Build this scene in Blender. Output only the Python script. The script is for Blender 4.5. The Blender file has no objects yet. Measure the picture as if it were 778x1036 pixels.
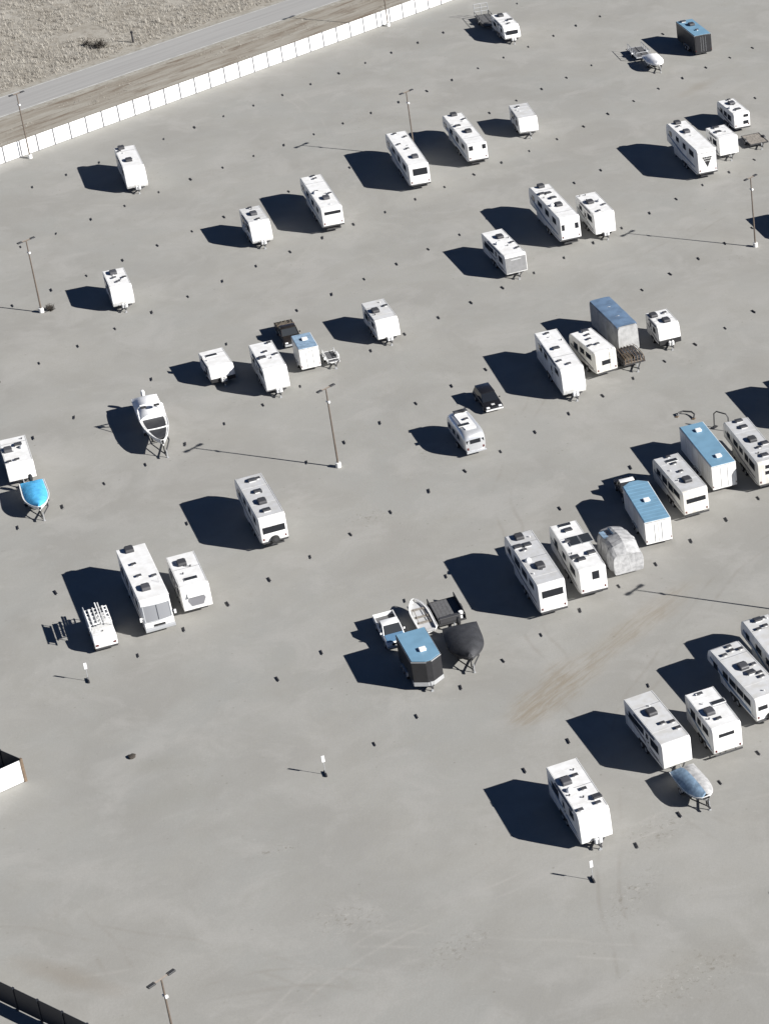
import bpy, bmesh, math, random
from mathutils import Vector, Matrix, noise
random.seed(7)
R = math.radians
scene = bpy.context.scene
col = scene.collection

# ------------------------------------------------------------------ materials
M = {}
def mat(name, base, rough=.5, metal=0., var=.0, scale=3., var_col=None, bump=0., bscale=20., spec=.5, coords='Object', stretch=None):
    m = bpy.data.materials.new(name); m.use_nodes = True
    nt = m.node_tree; b = nt.nodes['Principled BSDF']
    b.inputs['Base Color'].default_value = (*base, 1); b.inputs['Roughness'].default_value = rough
    b.inputs['Metallic'].default_value = metal; b.inputs['Specular IOR Level'].default_value = spec
    if var > 0 or bump > 0:
        tc = nt.nodes.new('ShaderNodeTexCoord')
    if var > 0:
        n = nt.nodes.new('ShaderNodeTexNoise'); n.inputs['Scale'].default_value = scale; n.inputs['Detail'].default_value = 6
        r = nt.nodes.new('ShaderNodeValToRGB')
        c2 = var_col or tuple(c*(1-var) for c in base)
        r.color_ramp.elements[0].position = .35; r.color_ramp.elements[0].color = (*c2, 1)
        r.color_ramp.elements[1].position = .6; r.color_ramp.elements[1].color = (*base, 1)
        src = tc.outputs[coords]
        if stretch:
            mp = nt.nodes.new('ShaderNodeMapping'); mp.inputs['Scale'].default_value = stretch
            nt.links.new(src, mp.inputs['Vector']); src = mp.outputs['Vector']
        nt.links.new(src, n.inputs['Vector']); nt.links.new(n.outputs['Fac'], r.inputs['Fac'])
        nt.links.new(r.outputs['Color'], b.inputs['Base Color'])
    if bump > 0:
        n2 = nt.nodes.new('ShaderNodeTexNoise'); n2.inputs['Scale'].default_value = bscale; n2.inputs['Detail'].default_value = 4
        bp = nt.nodes.new('ShaderNodeBump'); bp.inputs['Strength'].default_value = bump; bp.inputs['Distance'].default_value = .05
        nt.links.new(tc.outputs[coords], n2.inputs['Vector']); nt.links.new(n2.outputs['Fac'], bp.inputs['Height'])
        nt.links.new(bp.outputs['Normal'], b.inputs['Normal'])
    M[name] = m
    return m

mat('white_shell', (.77,.77,.76), .3, var=.22, scale=1.6, var_col=(.60,.59,.56), stretch=(2.2,2.2,.35))
mat('cream_shell', (.66,.65,.61), .35, var=.2, scale=1.6, var_col=(.50,.48,.43), stretch=(2.2,2.2,.35))
mat('grey_shell', (.22,.22,.22), .45, var=.15, scale=2)
mat('white_roof', (.70,.70,.695), .6, var=.2, scale=1.5, var_col=(.62,.615,.60))
mat('grey_roof', (.46,.465,.475), .65, var=.2, scale=1.5, var_col=(.41,.408,.40))
mat('pale_roof', (.52,.525,.53), .65, var=.2, scale=1.5, var_col=(.47,.465,.45))
mat('blue_roof', (.155,.285,.395), .5, var=.12, scale=.9)
mat('blue_ribbed', (.155,.285,.395), .5, var=.12, scale=.9)
mat('dusty_blue', (.11,.175,.27), .8, var=.25, scale=1.2, bump=.3, bscale=6)
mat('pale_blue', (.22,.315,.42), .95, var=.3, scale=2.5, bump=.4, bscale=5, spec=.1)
mat('black_shell', (.022,.022,.024), .4, var=.2, scale=2)
mat('black_trim', (.018,.018,.019), .55)
mat('dark_plastic', (.045,.045,.048), .5)
mat('smoke_plastic', (.07,.07,.075), .4)
mat('light_plastic', (.55,.55,.54), .5)
mat('white_plastic', (.75,.75,.74), .45)
mat('glass', (.012,.014,.018), .08, spec=.6)
mat('screen_grey', (.20,.205,.215), .18, spec=.6)
mat('smoke_glass', (.03,.033,.037), .12, spec=.6)
mat('rubber', (.02,.02,.02), .85)
mat('rim', (.45,.45,.46), .4, metal=.6)
mat('steel', (.05,.05,.052), .55, metal=.3)
mat('galvanised', (.42,.43,.44), .5, metal=.4)
mat('aluminium', (.62,.63,.64), .32, metal=.55, var=.08, scale=2)
mat('swoosh_blue', (.10,.17,.28), .4)
mat('swoosh_grey', (.16,.16,.17), .4)
mat('swoosh_tan', (.28,.22,.16), .4)
mat('lamp_red', (.09,.012,.01), .3)
mat('lamp_clear', (.75,.76,.78), .15)
mat('tarp_grey', (.36,.36,.355), .8, var=.25, scale=1.4, bump=.5, bscale=5)
mat('tarp_pale', (.37,.37,.37), .95, var=.3, scale=2.2, bump=.6, bscale=5, spec=.1)
mat('tarp_side', (.17,.17,.17), .85, var=.25, scale=1.5, bump=.5, bscale=5)
mat('tarp_black', (.035,.036,.04), .7, var=.3, scale=1.5, bump=.5, bscale=5)
mat('cover_blue', (.085,.40,.70), .75, var=.22, scale=2.5, bump=.5, bscale=4, spec=.2)
mat('cover_white', (.80,.80,.80), .6, var=.05, scale=2)
mat('paint_white', (.76,.76,.75), .3, var=.05, scale=2)
mat('paint_blue', (.10,.20,.32), .3)
mat('paint_black', (.012,.012,.014), .22)
mat('paint_brown', (.022,.018,.015), .3, var=.3, scale=3)
mat('tan_load', (.085,.070,.052), .9, var=.6, scale=5)
mat('deck_wood', (.26,.235,.205), .85, var=.35, scale=4)
mat('deck_dark', (.11,.11,.113), .8, var=.2, scale=3)
mat('fence_white', (.80,.80,.79), .4, var=.03, scale=.8)
mat('fence_shaded', (.020,.022,.028), .5)  # white panels seen from the shaded side, the shade put into the colour
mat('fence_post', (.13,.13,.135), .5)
mat('rust_post', (.17,.12,.08), .7, var=.3, scale=4)
mat('pole_brown', (.12,.095,.075), .6, var=.2, scale=3)
mat('concrete', (.62,.62,.60), .8, var=.1, scale=4)
mat('marker_dark', (.018,.018,.022), .8)
mat('marker_end', (.30,.30,.29), .8)
mat('sign_white', (.8,.8,.8), .4)
mat('dry_brush', (.05,.042,.034), .95, var=.4, scale=8)
mat('grass_pale', (.37,.35,.31), .95)
mat('grass_tan', (.30,.277,.24), .95)
mat('grass_dark', (.21,.192,.163), .95)
mat('road_line', (.50,.50,.47), .8, var=.35, scale=.8)

# ------------------------------------------------------------------ mesh builder
class MB:
    def __init__(s): s.v=[]; s.f=[]; s.m=[]
    def add(s, vs, fs, mi=0):
        o=len(s.v); s.v += [Vector(p) for p in vs]; s.f += [tuple(i+o for i in f) for f in fs]; s.m += [mi]*len(fs); return s
    def box(s, x0,x1,y0,y1,z0,z1, mi=0):
        vs=[(x,y,z) for x in (x0,x1) for y in (y0,y1) for z in (z0,z1)]
        return s.add(vs,[(0,1,3,2),(4,6,7,5),(0,4,5,1),(2,3,7,6),(0,2,6,4),(1,5,7,3)],mi)
    def prism_x(s, prof, x0, x1, mi=0):            # profile in (y,z), extruded along x
        n=len(prof); vs=[(x0,y,z) for y,z in prof]+[(x1,y,z) for y,z in prof]
        fs=[tuple(range(n)), tuple(range(2*n-1,n-1,-1))]+[(i,i+n,(i+1)%n+n,(i+1)%n) for i in range(n)]
        return s.add(vs,fs,mi)
    def prism_z(s, foot, z0, z1, mi=0):            # footprint in (x,y), extruded along z
        n=len(foot); vs=[(x,y,z0) for x,y in foot]+[(x,y,z1) for x,y in foot]
        fs=[tuple(range(n-1,-1,-1)), tuple(range(n,2*n))]+[(i,(i+1)%n,(i+1)%n+n,i+n) for i in range(n)]
        return s.add(vs,fs,mi)
    def loft(s, rings, mi=0, cap=True, closed=True):
        n=len(rings[0]); vs=[p for r in rings for p in r]; fs=[]
        for a in range(len(rings)-1):
            for i in range(n if closed else n-1):
                j=(i+1)%n; fs.append((a*n+i,a*n+j,(a+1)*n+j,(a+1)*n+i))
        if cap: fs.append(tuple(range(n-1,-1,-1))); fs.append(tuple((len(rings)-1)*n+i for i in range(n)))
        return s.add(vs,fs,mi)
    def tube(s, pts, r, n=6, mi=0):
        pts=[Vector(p) for p in pts]; rings=[]
        for i,p in enumerate(pts):
            d=(pts[min(i+1,len(pts)-1)]-pts[max(i-1,0)]).normalized()
            a=d.cross(Vector((0,0,1)));
            if a.length<1e-3: a=d.cross(Vector((1,0,0)))
            a.normalize(); b=d.cross(a)
            rings.append([p+(a*math.cos(2*math.pi*k/n)+b*math.sin(2*math.pi*k/n))*r for k in range(n)])
        return s.loft(rings,mi)
    def bar(s, a, b, w, mi=0): return s.tube([a,b], w*.7071, 4, mi)
    def cyl_x(s, x0,x1, y,z, r, n=16, mi=0):
        return s.loft([[(x,y+r*math.cos(2*math.pi*k/n),z+r*math.sin(2*math.pi*k/n)) for k in range(n)] for x in (x0,x1)],mi)
    def cyl_y(s, y0,y1, x,z, r, n=16, mi=0):
        return s.loft([[(x+r*math.cos(2*math.pi*k/n),y,z+r*math.sin(2*math.pi*k/n)) for k in range(n)] for y in (y0,y1)],mi)
    def cyl_z(s, z0,z1, x,y, r, n=12, mi=0, r2=None):
        r2 = r if r2 is None else r2
        return s.loft([[(x+q*math.cos(2*math.pi*k/n),y+q*math.sin(2*math.pi*k/n),z) for k in range(n)] for z,q in ((z0,r),(z1,r2))],mi)
    def build(s, name, mats, parent=None, bevel=0, seg=2, smooth=False):
        me=bpy.data.meshes.new(name); me.from_pydata([tuple(v) for v in s.v],[],s.f)
        if not isinstance(mats,(list,tuple)): mats=[mats]
        for m in mats: me.materials.append(M[m])
        me.polygons.foreach_set('material_index', s.m)
        bm=bmesh.new(); bm.from_mesh(me); bmesh.ops.recalc_face_normals(bm, faces=bm.faces)
        if bevel>0:
            es=[e for e in bm.edges if len(e.link_faces)==2 and e.calc_face_angle(0)>R(25)]
            bmesh.ops.bevel(bm, geom=es, offset=bevel, segments=seg, profile=.5, affect='EDGES', clamp_overlap=True)
        bm.to_mesh(me); bm.free()
        if smooth:
            me.polygons.foreach_set('use_smooth',[True]*len(me.polygons))
            me.set_sharp_from_angle(angle=R(38))
        o=bpy.data.objects.new(name,me); col.objects.link(o)
        if parent: o.parent=parent
        return o

def tag(o, label=None, cat=None, group=None, kind=None):
    for k,v in (('label',label),('category',cat),('group',group),('kind',kind)):
        if v: o[k]=v
    return o
def root(name, x, y, yaw, label, cat, group=None, z=0.):        # +Y of the thing runs along yaw (degrees)
    o=bpy.data.objects.new(name,None); o.empty_display_size=.3; col.objects.link(o)
    o.location=(x,y,z); o.rotation_euler=(0,0,R(yaw-90)); return tag(o,label,cat,group)
def copy_tree(o, parent=None):
    c=o.copy(); col.objects.link(c); c.parent=parent
    for ch in list(o.children): copy_tree(ch,c)
    return c

def wheel(parent, x, y, r=.36, w=.22):
    t=MB(); t.cyl_x(x-w/2,x+w/2,y,r,r,20); o=t.build('wheel','rubber',parent,bevel=.03,smooth=True)
    sgn=1 if x>0 else -1
    k=MB(); k.cyl_x(x+sgn*(w/2-.02),x+sgn*(w/2+.012),y,r,r*.58,14); k.build('rim','rim',o)
    return o
CAM_LOC=[67.6, -207.2, 123.488]
CAM_AX=[[0.999952, -0.004389, -0.008738], [0.009778, 0.448858, 0.89355], [-0.0, -0.893592, 0.448879]]
LENS=115.60055
SHX=-0.899431
SHY=-0.240516
T={
'V1':([-50.35,79.08,117.3,8.15,2.53,3.31,0.51],0.93,'s',[('A',-0.43,7.59),('v',-0.99,6.46),('A',-0.2,2.94)],[]),
'V2':([-29.66,62.16,120.1,5.4,2.42,3.2,0.52],0.88,'s',[('v',0.0,4.94),('A',-0.04,2.99),('v',0.04,0.84)],[]),
'V3':([-22.15,66.01,117.9,11.35,2.52,3.43,-0.0],1.14,'f',[('v',0.22,10.91),('v',0.25,9.72),('v',-0.55,5.55),('v',0.8,4.22),('A',0.09,3.06)],[[-0.88,0.99,2.92,2.6]]),
'V4':([-14.62,78.76,116.7,12.47,2.54,3.57,0.0],0.98,'f',[('v',-0.28,11.43),('v',0.71,9.83),('v',-0.64,7.57),('v',-0.02,5.66),('A',0.21,2.62)],[[-0.75,0.99,3.03,2.21]]),
'V5':([-8.93,86.33,117.7,12.0,2.52,3.2,0.0],1.05,'f',[('A',0.05,11.58),('V',-0.54,7.09),('A',0.17,4.6),('v',1.21,9.01)],[[-1.09,-0.6,2.98,2.46],[0.66,1.15,2.98,2.45]]),
'V6':([-4.36,96.22,114.6,5.62,2.5,2.73,0.21],0.75,'s',[('v',-0.3,4.39)],[]),
'V7':([-13.75,132.53,118.5,6.5,2.36,2.54,0.64],0.75,'s',[('A',-0.07,5.31),('V',0.54,2.85),('v',-0.07,1.31)],[[-0.83,0.77,1.96,1.44]]),
'V9':([14.7,126.66,119.5,7.12,2.52,3.16,-0.0],0.53,'f',[('V',-0.42,6.41),('A',0.13,4.6),('v',0.0,2.07)],[]),
'V12':([21.17,81.47,118.4,11.0,2.55,4.1,0.0],1.05,'f',[('A',-0.07,10.48),('v',-0.38,8.92),('A',-0.1,6.84)],[]),
'V13':([23.06,87.98,120.2,4.38,2.59,3.1,-0.0],0.75,'f',[('V',-0.14,3.77),('V',-0.46,2.2)],[]),
'V14':([23.66,97.29,119.3,5.77,2.26,2.75,-0.0],0.75,'f',[('v',0.3,5.43),('A',0.12,3.75),('V',-0.01,1.3)],[[0.26,0.88,2.45,2.14],[0.19,0.86,1.58,1.17]]),
'V16':([2.59,52.94,121.6,7.99,2.55,2.95,-0.0],0.59,'f',[('A',0.18,5.64),('v',1.36,3.34),('v',0.86,1.56)],[]),
'V17':([7.47,61.32,119.3,11.33,2.46,3.9,-0.0],1.16,'f',[('A',0.03,11.02),('V',0.1,8.09),('V',-0.64,8.26),('V',0.18,6.43),('A',0.08,4.11)],[[-1.11,-0.76,3.04,2.39],[0.6,0.97,3.04,2.4]]),
'V18':([11.12,63.74,119.1,6.75,2.57,3.35,-0.0],0.75,'f',[('A',-0.41,3.81),('v',-0.38,0.72),('v',0.79,2.22)],[]),
'V19':([-40.53,45.19,118.1,5.37,2.35,3.0,0.27],1.02,'s',[('A',-0.14,4.19),('v',-0.28,2.72),('v',-0.03,1.43),('v',0.77,2.33)],[]),
'V20':([-23.71,26.93,121.5,4.61,2.56,2.17,0.22],0.50,'s',[('S',-0.23,3.17)],[]),
'V21':([-17.05,24.31,118.9,7.03,2.47,3.21,0.3],0.75,'s',[('V',-0.62,3.11),('v',-0.06,4.32),('v',1.03,3.26),('v',0.77,6.33)],[]),
'V22':([-15.07,29.7,118.2,3.72,2.07,2.92,-0.0],0.75,'f',[('w',0.09,2.14)],[]),
'V25':([-8.21,36.26,120.1,5.69,2.5,2.89,0.35],0.65,'s',[('A',-0.48,2.81),('v',0.94,3.52)],[]),
'V26':([-37.17,5.72,117.9,6.15,2.56,2.48,0.21],0.62,'s',[('A',-0.66,3.42),('V',0.38,4.18),('v',-0.11,0.93),('v',-0.94,0.73)],[]),
'V28':([6.75,10.89,120.6,5.88,2.42,2.75,-0.0],0.50,'f',[('V',0.24,5.91),('V',-0.19,4.84),('V',0.82,4.98),('S',-0.42,1.95),('v',0.14,2.92)],[[-0.49,0.78,1.86,1.52]]),
'V30':([14.65,22.85,116.7,10.13,2.48,3.57,0.18],1.10,'s',[('V',-0.2,5.4),('v',-0.07,9.23),('v',-0.71,2.31),('v',-0.03,1.22)],[]),
'V31':([17.24,27.75,125.5,6.32,2.47,3.15,0.0],0.75,'f',[('V',0.28,6.04),('v',0.1,4.49),('v',-0.22,3.48),('v',-0.77,2.0),('v',0.01,1.91)],[[-0.48,0.43,2.08,1.62]]),
'V32':([18.76,33.15,121.5,8.06,2.5,3.5,0.0],0.84,'f',[],[]),
'V34':([23.06,34.45,118.9,4.07,2.49,2.83,0.36],0.75,'s',[('A',-0.69,2.98),('v',0.63,3.02),('A',0.1,1.17)],[]),
'V35':([-8.46,-6.81,120.3,9.05,2.5,3.71,-0.0],1.08,'f',[('V',0.08,7.64),('v',0.66,7.69),('V',0.04,5.21),('A',-0.09,3.03),('V',-0.13,1.21)],[[-0.98,1.03,2.62,2.01]]),
'V36':([-15.07,-20.5,120.1,10.05,2.54,3.53,0.0],1.56,'f',[('A',-0.22,9.68),('v',-0.4,6.52),('v',-0.4,4.23),('v',0.8,3.59),('A',-0.29,1.9)],[]),
'V37':([-12.29,-17.97,119.2,6.52,2.51,2.99,0.29],0.62,'s',[('A',-0.18,4.67),('S',-0.01,1.62)],[]),
'V42':([11.3,-29.7,119.3,4.79,2.59,3.05,0.0],0.56,'f',[('w',0.1,1.29)],[]),
'V44':([27.89,-6.88,114.8,7.88,2.55,2.9,-0.0],0.48,'f',[('w',0.09,3.93)],[]),
'V45':([26.05,-12.0,119.1,4.91,2.56,3.06,0.0],0.62,'f',[],[]),
'V46':([30.78,-1.82,119.7,7.88,2.56,3.2,-0.0],0.66,'f',[('v',0.08,7.73),('S',0.15,6.43),('v',0.14,5.67),('v',0.11,3.89),('A',0.01,2.06)],[[-0.91,0.98,2.33,1.92]]),
'V47':([32.89,3.22,117.6,9.27,2.52,3.13,-0.0],0.62,'f',[('w',0.16,7.54),('w',0.11,1.66)],[]),
'V48':([37.39,3.33,116.8,9.7,2.46,3.4,-0.0],0.89,'f',[('V',0.11,9.21),('V',0.1,7.56),('A',-0.04,4.67),('v',0.01,2.83),('V',-0.06,1.17),('V',1.13,3.44)],[[-0.41,0.06,2.95,2.64],[-0.45,0.02,2.3,1.99]]),
'V49':([44.29,-33.61,118.6,11.0,2.55,3.18,0.0],0.51,'f',[('V',-0.05,10.58),('v',0.42,10.4),('v',0.18,9.05),('v',-0.53,8.82)],[]),
'V50':([41.54,-35.54,122.4,9.14,2.73,2.87,-0.0],0.71,'f',[('v',0.22,8.95),('v',0.16,7.7),('v',0.91,7.53),('v',-0.66,7.38),('A',-0.06,4.99),('v',0.84,4.81),('V',0.12,3.84),('v',0.64,2.76),('v',0.73,3.38)],[[-1.09,-0.3,2.07,1.73]]),
'V51':([38.49,-40.17,120.1,5.9,2.56,3.11,-0.0],0.62,'f',[('v',-0.15,5.25),('S',0.73,3.48),('A',-0.48,2.46),('v',-0.17,1.19)],[[-0.69,0.59,2.46,2.21]]),
'V52':([34.6,-42.11,122.2,7.82,2.55,3.04,-0.0],0.66,'f',[('A',-0.1,4.71),('v',0.05,2.8),('v',0.82,2.56),('v',0.89,1.51)],[]),
'V53':([29.57,-51.65,119.8,7.64,2.57,3.22,0],0.51,'s',[('A',-0.57,4.91),('v',0.34,5.28),('v',0.32,3.24),('V',0.99,1.79),('v',0.68,0.99),('v',-0.83,0.52)],[]),
'VA':([20.16,-18.92,118.3,10.0,2.54,3.7,-0.0],0.83,'f',[('A',-0.2,8.9),('V',-0.86,7.3),('V',0.04,7.22),('v',-0.45,6.46),('A',-0.02,3.14)],[[-0.9,0.98,2.95,2.31]]),
'VB':([23.32,-15.97,117.3,9.25,2.53,3.3,-0.0],0.89,'f',[('S',0.03,9.38),('V',0.04,7.45),('P',0.49,5.31),('v',-0.65,5.49),('V',-1.07,2.49),('V',-0.43,1.86),('V',0.74,2.62)],[[-0.03,0.55,2.93,2.17]]),
}

a=[(-64.5,81.0),(-61.6,85.0),(-58.8,89.0),(-53.0,96.8),(-50.2,100.8),(-47.4,104.8),(-44.5,108.7),(-41.7,112.5),(-38.9,116.6),(-36.1,120.7),(-33.3,124.9),(-30.6,128.9),(-27.8,133.1),(-25.0,137.2),(-16.7,149.9)]
b=[(-59.1,62.8),(-56.2,66.7),(-53.4,70.8),(-50.7,74.9),(-47.8,79.1),(-45.1,83.1),(-42.1,86.8),(-39.3,90.7),(-36.3,94.3),(-33.4,98.0),(-30.5,101.7),(-27.7,105.5),(-24.9,109.4),(-22.0,113.5),(-19.4,117.7),(-16.8,122.3),(-14.0,126.5),(-11.3,130.9),(-8.5,135.4),(-5.9,139.8),(-3.0,143.8)]
c=[(-53.9,46.7),(-51.0,50.7),(-48.2,54.6),(-45.5,58.8),(-42.7,62.9),(-39.8,66.9),(-37.2,71.1),(-31.4,78.8),(-25.7,86.4),(-11.5,105.0),(-8.8,109.5),(-6.1,113.8),(-3.5,118.2),(-0.8,123.0),(7.5,135.7)]
d=[(-48.2,28.1),(-45.5,32.2),(-42.8,36.3),(-40.1,40.5),(-37.3,44.6),(-34.5,48.6),(-31.8,52.7),(-29.0,56.8),(-26.1,60.7),(-23.3,64.7),(-20.5,68.5),(-17.6,72.2),(-14.7,76.0),(-11.9,79.8),(-9.1,83.7),(-6.3,87.6),(-3.5,91.4),(-0.6,95.4),(2.1,99.8),(4.7,104.2),(7.4,108.9),(10.1,113.5),(12.9,117.5),(15.6,121.6),(18.5,125.5),(21.3,129.5)]
e=[(-39.9,15.5),(-37.3,19.8),(-31.9,28.2),(-26.4,36.5),(-20.9,44.7),(-18.0,48.8),(-15.3,52.9),(-12.5,56.9),(-9.7,61.0),(-6.9,65.1),(4.3,80.7),(7.0,84.7),(23.9,109.6)]
f=[(-34.7,-2.4),(-31.9,1.5),(-29.3,5.9),(-26.4,9.7),(-23.7,13.8),(-21.0,18.1),(-18.2,22.2),(-15.4,26.3),(-9.9,34.5),(-7.1,38.5),(-4.3,42.5),(-1.4,46.3),(1.4,50.2),(4.2,54.1),(7.0,58.3),(9.8,62.4),(12.5,66.7),(15.2,71.0),(17.9,75.3),(20.7,79.7),(23.5,83.7),(26.3,87.7)]
g=[(-26.8,-14.0),(-18.6,-1.9),(-10.2,9.8),(-7.5,13.9),(-4.8,18.0),(-2.0,22.1),(0.8,26.0),(3.7,29.7),(17.6,49.2),(20.3,53.4),(23.0,57.6),(25.7,61.9),(28.4,66.3)]
h=[(-15.8,-24.5),(-13.0,-20.4),(-10.3,-16.3),(-7.6,-12.2),(-4.9,-8.2),(-2.1,-4.2),(0.7,-0.2),(3.5,3.8),(6.2,7.8),(9.0,11.7),(11.8,15.6),(14.5,19.6),(17.4,23.5),(20.1,27.4),(22.8,31.3),(25.7,35.2),(28.4,39.2),(31.2,43.3)]
i=[(-2.3,-28.4),(0.5,-24.3),(5.9,-16.0),(8.7,-11.9),(17.1,0.2),(22.7,8.1)]
j=[(8.5,-38.0),(11.2,-34.1),(14.0,-29.9),(16.8,-25.9),(19.5,-21.8),(22.3,-17.9),(25.1,-13.9),(28.0,-10.1),(30.7,-6.0),(33.6,-2.2),(36.3,1.8)]
k=[(21.8,-41.8),(24.7,-37.8),(30.2,-29.8)]
l=[(32.6,-51.7),(35.5,-47.8),(38.2,-43.7),(40.9,-39.7)]
ROWS=[a,b,c,d,e,f,g,h,i,j,k,l]
# ------------------------------------------------------------------ camper and box trailers
GV='campers and trailers parked in rows'
def side_panel(mb, sx, W, y0,y1,z0,z1, t=.012, mi=0):
    x=sx*W/2; mb.box(min(x,x+sx*t),max(x,x+sx*t),y0,y1,z0,z1,mi)
def swoosh(mb, sx, W, pts, t=.008, mi=0):          # pts polygon in (y,z) on a side wall
    x=sx*W/2; mb.prism_x(pts, x-sx*.002, x+sx*t, mi)

def window(parent, face, W, a0,a1,z0,z1, frame='dark_plastic', yoff=0.):
    """a dark pane in a thin frame; face: -1/+1 side walls, 'n' near end wall (a = x), 'F' far wall"""
    m=MB(); f=.045
    if face in (-1,1):
        x=face*W/2
        m.box(min(x,x+face*.022),max(x,x+face*.022),a0-f,a1+f,z0-f,z1+f,0); o=m.build('window',frame,parent)
        g=MB(); g.box(min(x+face*.02,x+face*.03),max(x+face*.02,x+face*.03),a0,a1,z0,z1); g.build('pane','glass',o)
    else:
        m.box(a0-f,a1+f,yoff-.022,yoff+.002,z0-f,z1+f); o=m.build('window',frame,parent,bevel=.01,seg=1)
        g=MB(); g.box(a0,a1,yoff-.032,yoff-.02,z0,z1); g.build('pane','glass',o)
    return o

def roof_item(parent, t, x, y, h, rng):
    m=MB()
    if t=='A':
        m.prism_x([(y-.52,h),(y+.52,h),(y+.5,h+.2),(y+.28,h+.34),(y-.42,h+.34),(y-.52,h+.24)],x-.38,x+.38)
        o=m.build('air_conditioner',rng.choice(['dark_plastic','dark_plastic','smoke_plastic']),parent,bevel=.05)
        g=MB(); g.box(x-.3,x+.3,y+.3,y+.47,h+.17,h+.29); g.build('grille','black_trim',o)
    elif t=='V':
        m.box(x-.32,x+.32,y-.32,y+.32,h,h+.12); o=m.build('roof_vent','light_plastic',parent,bevel=.02,seg=1)
        g=MB(); g.prism_x([(y-.36,h+.12),(y+.36,h+.12),(y+.36,h+.16),(y-.36,h+.30)],x-.36,x+.36); g.build('vent_lid','dark_plastic',o,bevel=.02,seg=1)
    elif t=='v':
        m.cyl_z(h,h+.14,x,y,.15,10); o=m.build('roof_vent','light_plastic',parent)
        g=MB(); g.box(x-.24,x+.24,y-.2,y+.2,h+.12,h+.19); g.build('vent_lid',rng.choice(['dark_plastic','smoke_plastic']),o,bevel=.03,seg=1)
    elif t=='w':
        m.box(x-.28,x+.28,y-.28,y+.28,h,h+.10); o=m.build('roof_vent','white_plastic',parent,bevel=.03,seg=1)
        g=MB(); g.box(x-.3,x+.3,y-.3,y+.3,h+.10,h+.2); g.build('vent_lid','white_plastic',o,bevel=.06)
    elif t=='S':
        m.box(x-.62,x+.62,y-.3,y+.3,h,h+.06); o=m.build('skylight','light_plastic',parent,bevel=.02,seg=1)
        g=MB(); g.box(x-.57,x+.57,y-.25,y+.25,h+.055,h+.09); g.build('pane','smoke_glass',o,bevel=.02,seg=1)
    elif t=='P':
        for dx in (-.56,.56):
            p=MB(); p.box(x+dx-.52,x+dx+.52,y-.8,y+.8,h+.06,h+.10); o=p.build('solar_panel','galvanised',parent)
            g=MB(); g.box(x+dx-.49,x+dx+.49,y-.77,y+.77,h+.10,h+.106); g.build('cell_face','smoke_glass',o)

def hitch(parent, y, zb, tank=None, sgn=-1, length=.8):
    m=MB(); z=.5
    for sx in (-1,1): m.bar((sx*.75,y-sgn*.25,z),(0,y+sgn*length,z),.1)
    m.box(-.07,.07,min(y+sgn*(length+.22),y+sgn*(length-.1)),max(y+sgn*(length+.22),y+sgn*(length-.1)),z-.06,z+.07)
    o=m.build('hitch','steel',parent)
    j=MB(); j.cyl_z(.02,.95,0,y+sgn*(length-.2),.05,8); j.box(-.14,.14,y+sgn*(length-.2)-.14,y+sgn*(length-.2)+.14,.0,.03); j.build('jack','galvanised',o)
    if tank:
        t=MB()
        for x in (-.17,.17):
            t.cyl_z(z+.04,z+.45,x,y+sgn*.4,.165,12); t.cyl_z(z+.45,z+.56,x,y+sgn*.4,.16,12,r2=.06)
        t.build('gas_tank',tank,o,smooth=True)
    return o

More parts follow.
